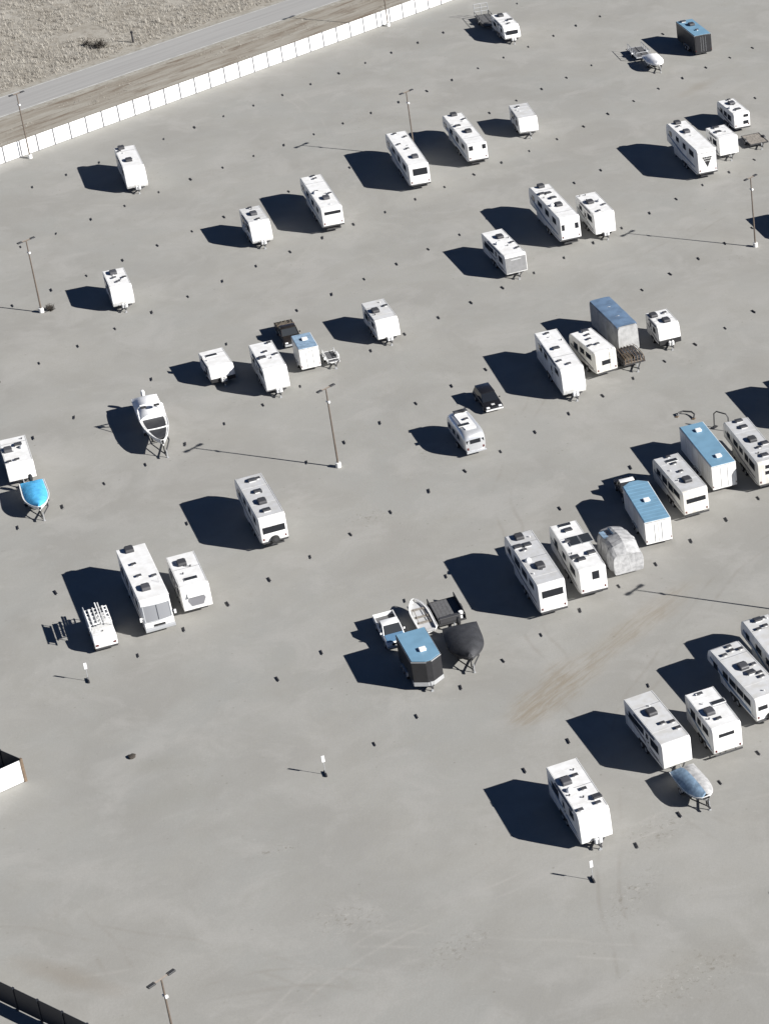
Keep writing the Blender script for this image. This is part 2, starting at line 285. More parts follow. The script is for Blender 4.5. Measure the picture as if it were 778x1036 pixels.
def camper(key, name, label, cat, far='flat', front='far', shell='white_shell', roof='white_roof', sw='swoosh_blue', extras=(), nwin=3, box=False, group=GV):
    (x,y,yaw,L,W,H,c), zb, near, items, wins = T[key]
    L+={'cap':.45,'nose':.3}.get(far,0)
    rng=random.Random(key); r=root(name,x,y,yaw,label,cat,group)
    zm=min(zb,.62); prof=[]
    if near=='s':                                   # sloping nose towards the viewer
        cc=max(c,.25); prof+=[(.25,zm),(0,zb+.15),(cc*.25,H*.62),(cc*.7,H-.25),(cc+.15,H)]
    else:
        prof+=[(.9,zm),(.0,zb),(.0,H-.18),(.16,H)] if zb-zm>.12 else [(.12,zm),(.0,zm+.15),(.0,H-.18),(.16,H)]
    if far=='cap':                                  # fifth-wheel nose: overhang and rounded cap
        prof+=[(L-.75,H),(L-.3,H-.22),(L-.05,H-.8),(L,H-1.25),(L-.12,1.5),(L-2.4,1.42),(L-2.55,zm)]; rf=L-.8
    elif far=='nose':
        prof+=[(L-.55,H),(L-.2,H-.3),(L,H*.5),(L-.05,zm+.3),(L-.3,zm)]; rf=L-.6
    else:
        prof+=[(L-.06,H),(L,H-.08),(L,zm)]; rf=L-.08
    m=MB(); m.prism_x(prof,-W/2,W/2); m.build('body',shell,r,bevel=.07 if not box else .035,seg=3,smooth=True)
    rn=(max(c,.25)+.2) if near=='s' else .22
    m=MB(); m.box(-W/2+.09,W/2-.09,rn,rf,H-.01,H+.025)
    rr=m.build('roof',roof,r,bevel=.02,seg=1)
    m=MB()                                          # gutter rails along both roof edges
    for sx in (-1,1):
        m=MB(); m.box(sx*(W/2-.045)-.03,sx*(W/2-.045)+.03,rn,rf,H-.03,H+.045); m.build('gutter_rail','light_plastic' if not box else 'galvanised',r)
    nseam=rng.choice([1,2,2,3])
    for q in range(nseam):
        ys=rn+(rf-rn)*(q+.6+rng.uniform(-.15,.15))/(nseam+.2); m=MB(); m.box(-W/2+.1,W/2-.1,ys-.025,ys+.025,H+.02,H+.034); m.build('roof_seam','swoosh_grey' if rng.random()<.4 else 'light_plastic',rr)
    for q in range(rng.choice([1,2,3])):
        xs,ys=rng.uniform(-W/2+.3,W/2-.3),rng.uniform(rn+.4,rf-.3); m=MB(); m.cyl_z(H+.02,H+.16,xs,ys,.05,8); m.cyl_z(H+.14,H+.18,xs,ys,.08,8); m.build('vent_pipe',rng.choice(['dark_plastic','light_plastic']),r)
    if rng.random()<.25 and L>6:
        xs,ys=rng.choice([-.7,.7]),rng.uniform(L*.3,L*.6); m=MB(); m.loft([[(xs+q2*.28*math.cos(2*math.pi*k/12),ys+q2*.28*math.sin(2*math.pi*k/12),H+.02+zz) for k in range(12)] for q2,zz in ((1,0),(1,.15),(.8,.27),(.4,.33),(.05,.345))]); m.build('satellite_dome','white_plastic',r,smooth=True)
    for t,ix,iy in items:
        ix=max(-W/2+.42,min(W/2-.42,ix)); iy=max(rn+.35,min(rf-.4,iy)); roof_item(r,t,ix,iy,H+.02,rng)
    # running gear
    yc=L*.44 if front=='far' else L*.54
    for sx in (-1,1):
        for dy in ((-.44,.44) if L>5.0 else (0,)): wheel(r,sx*(W/2-.13),yc+dy)
    m=MB(); m.box(-.85,.85,.35,(L-2.6 if far=='cap' else L-.35),.42,zm+.03); m.build('chassis','steel',r)
    m=MB()
    for sx in (-1,1):
        n=12; a0=.95 if L>5 else .5
        pts=[(yc-a0,zm+.02),(yc-a0+.12,.88),(yc+a0-.12,.88),(yc+a0,zm+.02)]
        m=MB(); swoosh(m,sx,W,pts,.02); m.build('wheel_arch','black_trim' if not box else 'galvanised',r)
    # windows and doors in the long walls
    if not box:
        top=H-.62; bot=H-1.32
        y0=.9; y1=(L-3.0 if far=='cap' else L-1.0)
        k=max(2,nwin) if L>5 else 2
        for sx in (-1,1):
            for i in range(k):
                if i==1 and sx==(-1 if front=='near' else 1): continue
                yc2=y0+(y1-y0)*(i+.5)/k; w=rng.choice([.45,.6,.75])*(1.0 if L>6.5 else .75)
                window(r,sx,W,yc2-w,yc2+w,bot+rng.choice([0,.15]),top)
        if far=='cap':
            for sx in (-1,1): window(r,sx,W,L-2.1,L-1.35,H-1.3,H-.75)
        sx=-1 if front=='near' else 1
        yd=y0+(y1-y0)*1.5/k
        m=MB(); side_panel(m,sx,W,yd-.36,yd+.36,zm+.12,zm+2.02,.018); d=m.build('door','pale_roof',r,bevel=.008,seg=1)
        m=MB(); side_panel(m,sx,W+.036,yd-.30,yd-.18,zm+1.0,zm+1.12,.04); m.build('handle','black_trim',d)
        m=MB(); side_panel(m,sx,W+.036,yd-.22,yd+.22,zm+1.25,zm+1.8,.01); m.build('door_window','glass',d)
        m=MB(); m.box(sx*(W/2+.06)-.05,sx*(W/2+.06)+.05,L*.18,min(L*.72,y1),H-.24,H-.13); m.build('awning','swoosh_grey',r,bevel=.02,seg=1)
        if sw:
            for s2 in (-1,1):
                m=MB(); e=L-.4 if far!='cap' else L-.5
                zc=H*.42
                swoosh(m,s2,W,[(L*.12,zc-.35),(L*.45,zc-.12),(e,zc+.55),(e,zc+.75),(L*.42,zc+.12),(L*.12,zc-.18)] if far!='cap' else
                          [(L*.10,zc-.25),(L*.55,zc-.05),(e-.1,zc+.85),(e-.25,zc+1.1),(L*.5,zc+.2),(L*.10,zc-.05)])
                swoosh(m,s2,W,[(.35,zm+.25),(L*.36,zm+.25),(L*.33,zm+.36),(.35,zm+.33)])
                m.build('side_stripe',sw,r)
    # the end wall towards the viewer
    for (x0,x1,zt,zb2) in wins:
        window(r,'n',W,max(-W/2+.2,x0),min(W/2-.2,x1),zb2,zt)
    if front=='far' and not box:
        for sx in (-1,1):
            m=MB(); m.box(sx*(W/2-.22)-.07,sx*(W/2-.22)+.07,-.03,.004,zb+.22,zb+.42); m.build('tail_light','lamp_red',r)
        m=MB(); m.box(-W/2+.05,W/2-.05,-.14,-.02,zb-.12,zb+.02); m.build('bumper','steel',r,bevel=.02,seg=1)
        for sx in (-1,1):
            m=MB(); m.bar((sx*.7,-.08,zb-.1),(sx*.7,.5,.5),.07); m.build('bumper_bracket','steel',r)
    if front=='near' and 'nohitch' not in extras: hitch(r,.15,zb,'white_plastic' if 'tank' in extras else ('light_plastic' if 'tank2' in extras else None))
    elif front=='far' and far!='cap': hitch(r,L-.15,zb,'white_plastic',sgn=1)
    elif far=='cap':
        m=MB(); m.box(-.16,.16,L-1.7,L-1.3,.85,1.45); m.box(-.28,.28,L-1.75,L-1.25,.8,.88); m.build('kingpin','steel',r,bevel=.02,seg=1)
        for sx in (-1,1):
            m=MB(); m.cyl_z(.02,1.42,sx*.9,L-2.2,.06,8); m.box(sx*.9-.14,sx*.9+.14,L-2.34,L-2.06,0,.03); m.build('landing_leg','steel',r)
    for e in extras:
        if e=='spare':
            m=MB(); m.cyl_y(-.3,-.06,0,zb+.18,.40,20); o=m.build('spare_wheel','rubber',r,bevel=.04,smooth=True)
            m=MB(); m.cyl_y(-.315,-.29,0,zb+.18,.2,12); m.build('rim','steel',o)
        if e=='ladder':
            m=MB(); xx=W/2-.55
            for dx in (-.2,.2): m.tube([(xx+dx,-.1,zb+.2),(xx+dx,-.1,H+.05),(xx+dx,.25,H+.08)],.02,6)
            for q in range(6): m.tube([(xx-.2,-.1,zb+.35+q*.33),(xx+.2,-.1,zb+.35+q*.33)],.018,5)
            m.build('ladder','galvanised',r)
        if e=='emblem':                             # inverted black triangle cut by two pale lines
            m=MB(); zt=H-.95; hh=1.45; ww=.66
            def w_at(f): return ww*(1-f)
            for f0,f1 in ((.0,.16),(.2,.36),(.40,1.)):
                if f0<.2:
                    for a,b in ((-1,-.62),(-.56,-.2),(-.14,.14),(.2,.56),(.62,1)):
                        m.add([(a*w_at(f0),-.012,zt-f0*hh),(b*w_at(f0),-.012,zt-f0*hh),(b*w_at(f1),-.012,zt-f1*hh),(a*w_at(f1),-.012,zt-f1*hh)]+
                              [(a*w_at(f0),.003,zt-f0*hh),(b*w_at(f0),.003,zt-f0*hh),(b*w_at(f1),.003,zt-f1*hh),(a*w_at(f1),.003,zt-f1*hh)],
                              [(0,1,2,3),(7,6,5,4),(0,4,5,1),(1,5,6,2),(2,6,7,3),(3,7,4,0)])
                else:
                    a=w_at(f0); b=w_at(f1)
                    m.add([(-a,-.012,zt-f0*hh),(a,-.012,zt-f0*hh),(b+.002,-.012,zt-f1*hh),(-b-.002,-.012,zt-f1*hh),(-a,.003,zt-f0*hh),(a,.003,zt-f0*hh),(b+.002,.003,zt-f1*hh),(-b-.002,.003,zt-f1*hh)],
                          [(0,1,2,3),(7,6,5,4),(0,4,5,1),(1,5,6,2),(2,6,7,3),(3,7,4,0)])
            m.build('emblem','black_trim',r)
            m=MB()
            for sx in (-1,1): m.box(sx*(W/2-.03)-.03,sx*(W/2-.03)+.03,-.02,.01,zb+.1,H-.15)
            m.box(-W/2+.1,W/2-.1,-.02,.01,H-.42,H-.36); m.build('ramp_seam','swoosh_grey',r)
        if e=='greyend':
            m=MB(); m.box(-W/2+.06,W/2-.06,-.02,.006,zb+.2,H-.25); m.build('end_panel','grey_shell',r,bevel=.01,seg=1)
            m=MB(); m.box(-.6,.6,-.03,-.015,H-.6,H-.52); m.build('end_stripe','pale_roof',r)
        if e=='greyfront':
            cc=max(c,.25); m=MB()
            m.add([(-W/2+.06,.0-.012,zb+.2),(W/2-.06,-.012,zb+.2),(W/2-.06,cc*.25-.012,H*.62),(-W/2+.06,cc*.25-.012,H*.62)]+
                  [(-W/2+.06,.02,zb+.2),(W/2-.06,.02,zb+.2),(W/2-.06,cc*.25+.02,H*.62),(-W/2+.06,cc*.25+.02,H*.62)],
                  [(0,1,2,3),(7,6,5,4),(0,4,5,1),(1,5,6,2),(2,6,7,3),(3,7,4,0)])
            m.build('front_panel','pale_roof',r)
        if e=='darkfront':
            m=MB(); m.box(-W/2-.01,W/2+.01,-.03,.3,zm-.02,zb+.42); m.build('stone_guard','black_trim',r,bevel=.04)
        if e=='hexwindow':
            cc=max(c,.25); z0,z1=zb+.35,H-.55
            def yy(z): return cc*.25*(z-zb)/(H*.62-zb)-.02 if z<H*.62 else cc*.25+(z-H*.62)/(H*.38-.25)*cc*.45-.02
            m=MB(); ring=[(-.95,(z0+z1)/2),(-.62,z0),(.62,z0),(.95,(z0+z1)/2),(.62,z1),(-.62,z1)]
            m.loft([[(a,yy(z)+.03,z) for a,z in ring],[(a*1.0,yy(z)-.03,z) for a,z in ring]]); o=m.build('front_window','light_plastic',r)
            m=MB(); ring2=[(a*.82,(z-(z0+z1)/2)*.8+(z0+z1)/2) for a,z in ring]
            m.loft([[(a,yy(z)-.02,z) for a,z in ring2],[(a,yy(z)-.05,z) for a,z in ring2]]); m.build('pane','swoosh_grey',o)
            m=MB(); m.prism_x([(yy(z1)-.02,z1),(yy(z1)-.32,z1-.32),(yy(z1)-.30,z1-.36),(yy(z1)-.02,z1-.12)],-.75,.75); m.build('hood','light_plastic',o)
        if e=='solarbars':
            pass
        if e=='endbars':                            # faint rows of marks on the front wall
            m=MB()
            cc=max(c,.25) if near=='s' else 0
            for q,(w2,zz) in enumerate(((.62,H*.62-.12),(.5,H*.62-.3),(.7,H*.62-.52))):
                yb=cc*.25*(zz-zb)/(H*.62-zb) if near=='s' else 0
                m.box(-w2,w2,yb-.012,yb+.01,zz-.03,zz+.03)
            m.build('front_stripe','light_plastic',r)
    return r

def boxtrailer(key, name, label, shell, roof, vnose=None, seams=True, ribs=False, lower=None, group=GV):
    (x,y,yaw,L,W,H,c), zb, near, items, wins = T[key]
    rng=random.Random(key); r=root(name,x,y,yaw,label,'trailer',group)
    if vnose=='near': foot=[(-W/2,0),(-W*.08,-.62),(W*.12,-.62),(W/2,0),(W/2,L),(-W/2,L)]
    elif vnose=='far': foot=[(-W/2,0),(W/2,0),(W/2,L-.35),(W*.16,L+.3),(-W*.16,L+.3),(-W/2,L-.35)]
    else: foot=[(-W/2,0),(W/2,0),(W/2,L),(-W/2,L)]
    z0=min(zb,.5)
    m=MB(); m.prism_z(foot,z0,H-.02); m.build('body',shell,r,bevel=.03,seg=2)
    ins=[(px*.965,(py*.985+.05)) for px,py in foot]
    m=MB(); m.prism_z(ins,H-.03,H+.02)
    ro=m.build('roof',roof,r,bevel=.015,seg=1)
    if ribs:
        m=MB(); n=int(L/.62)
        for i in range(1,n): m.box(-W/2+.1,W/2-.1,i*L/n-.03,i*L/n+.03,H+.018,H+.045)
        m.build('roof_rib',roof,ro)
    m=MB(); m.prism_z([(px*1.012,py) for px,py in foot],H-.14,H-.035); m.build('roof_trim','light_plastic' if shell!='black_shell' else 'galvanised',r)
    for t,ix,iy in items: roof_item(r,t,max(-W/2+.4,min(W/2-.4,ix)),max(.5,min(L-.5,iy)),H+.018,rng)
    yc=L*.46 if vnose!='near' else L*.56
    for sx in (-1,1):
        for dy in ((-.42,.42) if L>4 else (0,)): wheel(r,sx*(W/2+.02),yc+dy,.35,.2)
    for sx in (-1,1):
        m=MB(); a=.9 if L>4 else .48
        m.prism_x([(yc-a,.5),(yc-a+.08,.84),(yc+a-.08,.84),(yc+a,.5),(yc+a-.05,.5),(yc+a-.12,.79),(yc-a+.12,.79),(yc-a+.05,.5)],sx*(W/2)-(.0 if sx>0 else .16),sx*(W/2)+(.16 if sx>0 else .0))
        m.build('fender','galvanised',r)
    m=MB(); m.box(-W/2+.1,W/2-.1,.1,L-.1,.36,z0+.02); m.build('chassis','steel',r)
    if vnose!='near' and seams:
        m=MB(); m.box(-W/2+.14,W/2-.14,-.018,.004,z0+.1,H-.25); d=m.build('rear_door',shell,r,bevel=.006,seg=1)
        m=MB(); m.box(-.012,.012,-.03,-.016,z0+.12,H-.28); m.build('door_seam','swoosh_grey' if shell!='black_shell' else 'galvanised',d)
        m=MB()
        for a in (-.35,.35): m.tube([(a,-.04,z0+.15),(a,-.04,H-.3)],.018,6)
        m.build('lock_rod','galvanised',d)
        for sx in (-1,1):
            m=MB(); m.box(sx*(W/2-.09)-.04,sx*(W/2-.09)+.04,-.025,.004,z0+.25,z0+.42); m.build('tail_light','lamp_red',r)
    if lower:
        m=MB(); m.prism_z([(px*1.01,py-.012 if py<.3 else py) for px,py in foot[:4]]+[(W/2*1.01,.5),(-W/2*1.01,.5)],z0+.02,z0+.42); m.build('kick_plate',lower,r)
    if vnose=='near': hitch(r,-.3,zb,None,length=.55)
    else: hitch(r,L-.1,zb,None,sgn=1)
    return r
# ------------------------------------------------------------------ motorhome, silver camper, covered things
def motorhome(key, label):
    (x,y,yaw,L,W,H,c), zb, near, items, wins = T[key]; rng=random.Random(3)
    r=root('motorhome',x,y,yaw,label,'motorhome')
    prof=[(-.35,.5),(-.58,.72),(-.62,1.25),(-.50,1.45),(-.10,H-.45),(.12,H-.06),(.3,H),(L,H),(L,.55)]
    m=MB(); m.prism_x(prof,-W/2,W/2); m.build('body','white_shell',r,bevel=.07,seg=3,smooth=True)
    m=MB(); m.prism_x([(-.06,H-.04),(-.02,H+.05),(L-.05,H+.05),(L-.05,H-.02)],-W/2-.03,W/2+.03); m.build('roof','white_roof',r,bevel=.03)
    for t,ix,iy in items: roof_item(r,t,ix,max(.8,min(L-.7,iy)),H+.045,rng)
    # windscreen: two curved panes following the sloping front
    fr=MB(); fr.add([], [])
    def front(u,z):  # y of the windscreen surface
        t=(z-1.45)/(H-.45-1.45); return -.50+.40*t + .10*u*u
    for s0,s1,name in ((-1.,-.03,'windscreen'),(.03,1.,'windscreen')):
        rows=[]
        for iz in range(7):
            z=1.55+(H-.62-1.55)*iz/6
            rows.append([(s*1.12,front(s,z)-.12,z) for s in [s0+(s1-s0)*k/8 for k in range(9)]])
        g=MB(); n=9; vs=[p for q in rows for p in q]; fs=[(a*n+i,a*n+i+1,(a+1)*n+i+1,(a+1)*n+i) for a in range(6) for i in range(8)]
        vs2=[(p[0],p[1]+.10,p[2]) for p in vs]; N=len(vs)
        g.add(vs,fs); g.add(vs2,[f[::-1] for f in fs]); o=g.build(name,'screen_grey',r,smooth=True)
    m=MB()
    pts=[(k/10*1.15,front(k/10,1.5)-.13,1.5) for k in range(-10,11)]; m.tube(pts,.05,6)
    pts=[(k/10*1.15,front(k/10,H-.56)-.13,H-.56) for k in range(-10,11)]; m.tube(pts,.05,6)
    for s in (-1,1): m.tube([(s*1.15,front(1,1.5)-.12,1.5),(s*1.15,front(1,H-.56)-.12,H-.56)],.05,6)
    m.build('windscreen_frame','galvanised',r)
    m=MB(); m.prism_x([(-.72,.55),(-.78,.62),(-.78,.88),(-.60,.95),(-.5,.55)],-W/2-.02,W/2+.02); m.build('bumper','galvanised',r,bevel=.03)
    for s in (-1,1):
        m=MB(); m.box(s*.9-.2,s*.9+.2,-.67,-.5,1.0,1.2); m.build('headlight','lamp_clear',r,bevel=.03)
        m=MB(); m.tube([(s*1.2,-.3,1.9),(s*1.48,-.5,1.95)],.025,6); m.box(s*1.48-.09,s*1.48+.09,-.56,-.46,1.7,2.1); m.build('mirror','white_plastic',r,bevel=.01,seg=1)
        wheel(r,s*(W/2-.14),.95,.44,.28); wheel(r,s*(W/2-.14),L-2.9,.44,.28); wheel(r,s*(W/2-.14),L-1.85,.44,.28) if False else None
        for a in (2.0,4.0,6.2,8.3): window(r,s,W,a-.5,a+.5,1.9,2.65)
        m=MB(); swoosh(m,s,W,[(.4,1.0),(L*.5,1.15),(L-.4,1.6),(L-.4,1.85),(L*.5,1.4),(.4,1.2)]); m.build('side_stripe','swoosh_tan',r)
    m=MB(); m.box(-.5,.5,-.655,-.5,.98,1.18); m.build('grille','black_trim',r)
    m=MB(); m.box(-.9,.9,.6,L-.4,.4,.58); m.build('chassis','steel',r)
    m=MB(); m.tube([(.95,2.3,H+.05),(.95,2.5,H+.45)],.02,5); m.build('antenna','galvanised',r)
    return r

def silver_camper(key, label):
    (x,y,yaw,L,W,H,c), zb, near, items, wins = T[key]; rng=random.Random(5)
    r=root('silver_camper',x,y,yaw,label,'camper',GV)
    rings=[]; N=18
    for k in range(N+1):
        t=k/N; yy=L*(.5-.5*math.cos(math.pi*t)); q=abs(2*yy/L-1)
        sh=(1-q**5)**.5 if q<1 else 0
        sw=.70+.30*max(sh,0)**.7; sz=.60+.40*max(sh,0)**.8
        if k in (0,N): sw,sz=.62,.52
        ring=[]; top=.5+(H-.5)*sz
        for j in range(28):
            a=2*math.pi*j/28; ca,sa=math.cos(a),math.sin(a); e=.45
            px=math.copysign(abs(ca)**e,ca)*W/2*sw; pz=math.copysign(abs(sa)**(e if sa<0 else .62),sa)
            ring.append((px,yy,(.5+top)/2+pz*(top-.5)/2))
        rings.append(ring)
    m=MB(); m.loft(rings); m.build('body','aluminium',r,smooth=True)
    m=MB(); m.prism_z([(-.55,.9),(.55,.9),(.62,1.4),(.62,L-1.2),(.5,L-.8),(-.5,L-.8),(-.62,L-1.2),(-.62,1.4)],H-.05,H+.03); m.build('roof','white_roof',r,bevel=.02,seg=1)
    for t,ix,iy in items: roof_item(r,t,max(-.45,min(.45,ix)),max(1.2,min(L-1.1,iy)),H+.02,rng)
    window(r,'n',W,-.55,.55,1.5,1.95,'galvanised',yoff=.02)
    for s in (-1,1):
        m=MB(); m.box(s*.78-.14,s*.78+.14,.02,.3,1.52,1.9); m.build('corner_window','glass',r,bevel=.03)
        for a in (1.6,3.0,4.4): window(r,s,W+.01,a-.4,a+.4,1.5,2.0,'galvanised')
        wheel(r,s*(W/2-.14),L*.45,.36); 
        m=MB(); m.box(s*.8-.08,s*.8+.08,-.02,.2,.85,1.1); m.build('tail_light','lamp_red',r)
    m=MB(); m.box(-1.02,1.02,-.16,.06,.5,.66); m.build('bumper','galvanised',r,bevel=.03)
    m=MB(); m.box(-.85,.85,.5,L-.5,.4,.56); m.build('chassis','steel',r)
    hitch(r,L-.3,.5,'white_plastic',sgn=1)
    return r

def covered(key, name, label, cat, kind):
    (x,y,yaw,L,W,H,c), zb, near, items, wins = T[key]
    r=root(name,x,y,yaw,label,cat)
    NY,NX=(26,40) if kind=='box' else (10,20); rings=[]
    for k in range(NY+1):
        t=k/NY; yy=L*t; ring=[]
        for j in range(NX):
            a=2*math.pi*j/NX; ca,sa=math.cos(a),math.sin(a)
            e=.22 if kind=='box' else .30
            px=math.copysign(abs(ca)**e,ca)*W/2; pz=math.copysign(abs(sa)**e,sa)*.5+.5
            z0=.35; h=H-z0
            if kind!='box':
                h*=.92+.08*math.sin(math.pi*min(1,max(0,(t+.1))))
                px*=1.03-.10*pz
                if t<.18: h*=.80+.20*(t/.18)
                if t>.85: px*=1-.18*((t-.85)/.15)**2; h*=1-.10*(t-.85)/.15
            else:
                h*=1-.03*abs(2*t-1)**6; px*=1-.05*abs(2*t-1)**8
            if kind!='box' and pz>.5: pz-=(pz-.5)*.34*(abs(px)/(W/2))**1.3
            p=Vector((px,yy,z0+pz*h))
            q=Vector((p.x*.9,p.y*.8,p.z*.55+ (7 if kind=='box' else 3)))
            nz=noise.noise(q*1.3)*.10+abs(noise.noise(q*2.6))*-.09
            amp=.6 if (kind=='box' and pz>.97) else (1.0 if kind=='box' else 2.2)
            fold=.035*math.sin(9*yy+4*noise.noise(q)) if pz<.8 else 0
            dirn=Vector((ca,0,sa*.6)); p+=dirn*(nz*amp+fold*(1-pz))
            if k in (0,NY): p.y+=noise.noise(q*2)*.15*(1 if k else -1)
            ring.append(p)
        rings.append(ring)
    m=MB(); m.loft(rings); m.build('cover','tarp_grey' if kind=='box' else 'tarp_pale',r,smooth=(kind=='box'))
    if kind=='box':   # blue top sheet sewn to the grey sides, following the crown
        top=[]
        for k in range(NY+1):
            row=[]
            for j in range(9):
                px=(-1+2*j/8)*(W/2-.10); yy=.1+(L-.2)*k/NY
                zz=H+.05+.04*noise.noise(Vector((px,yy*.8,2)))-.06*(abs(px)/(W/2))**3-.03*abs(2*k/NY-1)**4
                row.append((px,yy,zz))
            top.append(row)
        m=MB(); n=9; vs=[p for q in top for p in q]; NN=len(vs)
        fs=[(a*n+i,a*n+i+1,(a+1)*n+i+1,(a+1)*n+i) for a in range(NY) for i in range(8)]
        low=[(p[0],p[1],p[2]-.14) for p in vs]
        m.add(vs+low,fs+[tuple(i+NN for i in f[::-1]) for f in fs]); m.build('top_sheet','dusty_blue',r,smooth=True)
        m=MB()
        for yy in (L*.33,L*.66): m.tube([(-W/2-.06,yy,.5),(-W/2-.08,yy,H-.25),(0,yy,H+.09),(W/2+.08,yy,H-.25),(W/2+.06,yy,.5)],.025,6)
        m.build('strap','swoosh_grey',r)
    else:
        # a loose blue patch and ropes over the tarp
        rows=[]
        for a in range(7):
            row=[]
            for b in range(7):
                px=-W/2*.82+.95*b/6; yy=L*.55+1.5*a/6
                j=rings[min(NY,int(yy/L*NY))]; zz=max(p.z for p in j if abs(p.x-px)<.35) if any(abs(p.x-px)<.35 for p in j) else H*.8
                row.append((px,yy,zz+.05))
            rows.append(row)
        m=MB(); vs=[p for q in rows for p in q]; fs=[(a*7+i,a*7+i+1,(a+1)*7+i+1,(a+1)*7+i) for a in range(6) for i in range(6)]; NN=len(vs)
        m.add(vs+[(p[0],p[1],p[2]-.08) for p in vs],fs+[tuple(i+NN for i in f[::-1]) for f in fs]); m.build('blue_patch','pale_blue',r,smooth=True)
        m=MB()
        pass
        for kk in (3,7):
            m=MB(); m.tube([p+Vector((0,0,.01))+Vector((p.x,0,0)).normalized()*.03 for p in rings[kk]]+[rings[kk][0]],.02,5); m.build('rope','swoosh_grey',r)
    for s in (-1,1): wheel(r,s*(W/2-.25),L*.45,.34)
    m=MB(); m.box(-.8,.8,.4,L-.4,.36,.5); m.build('chassis','steel',r)
    return r

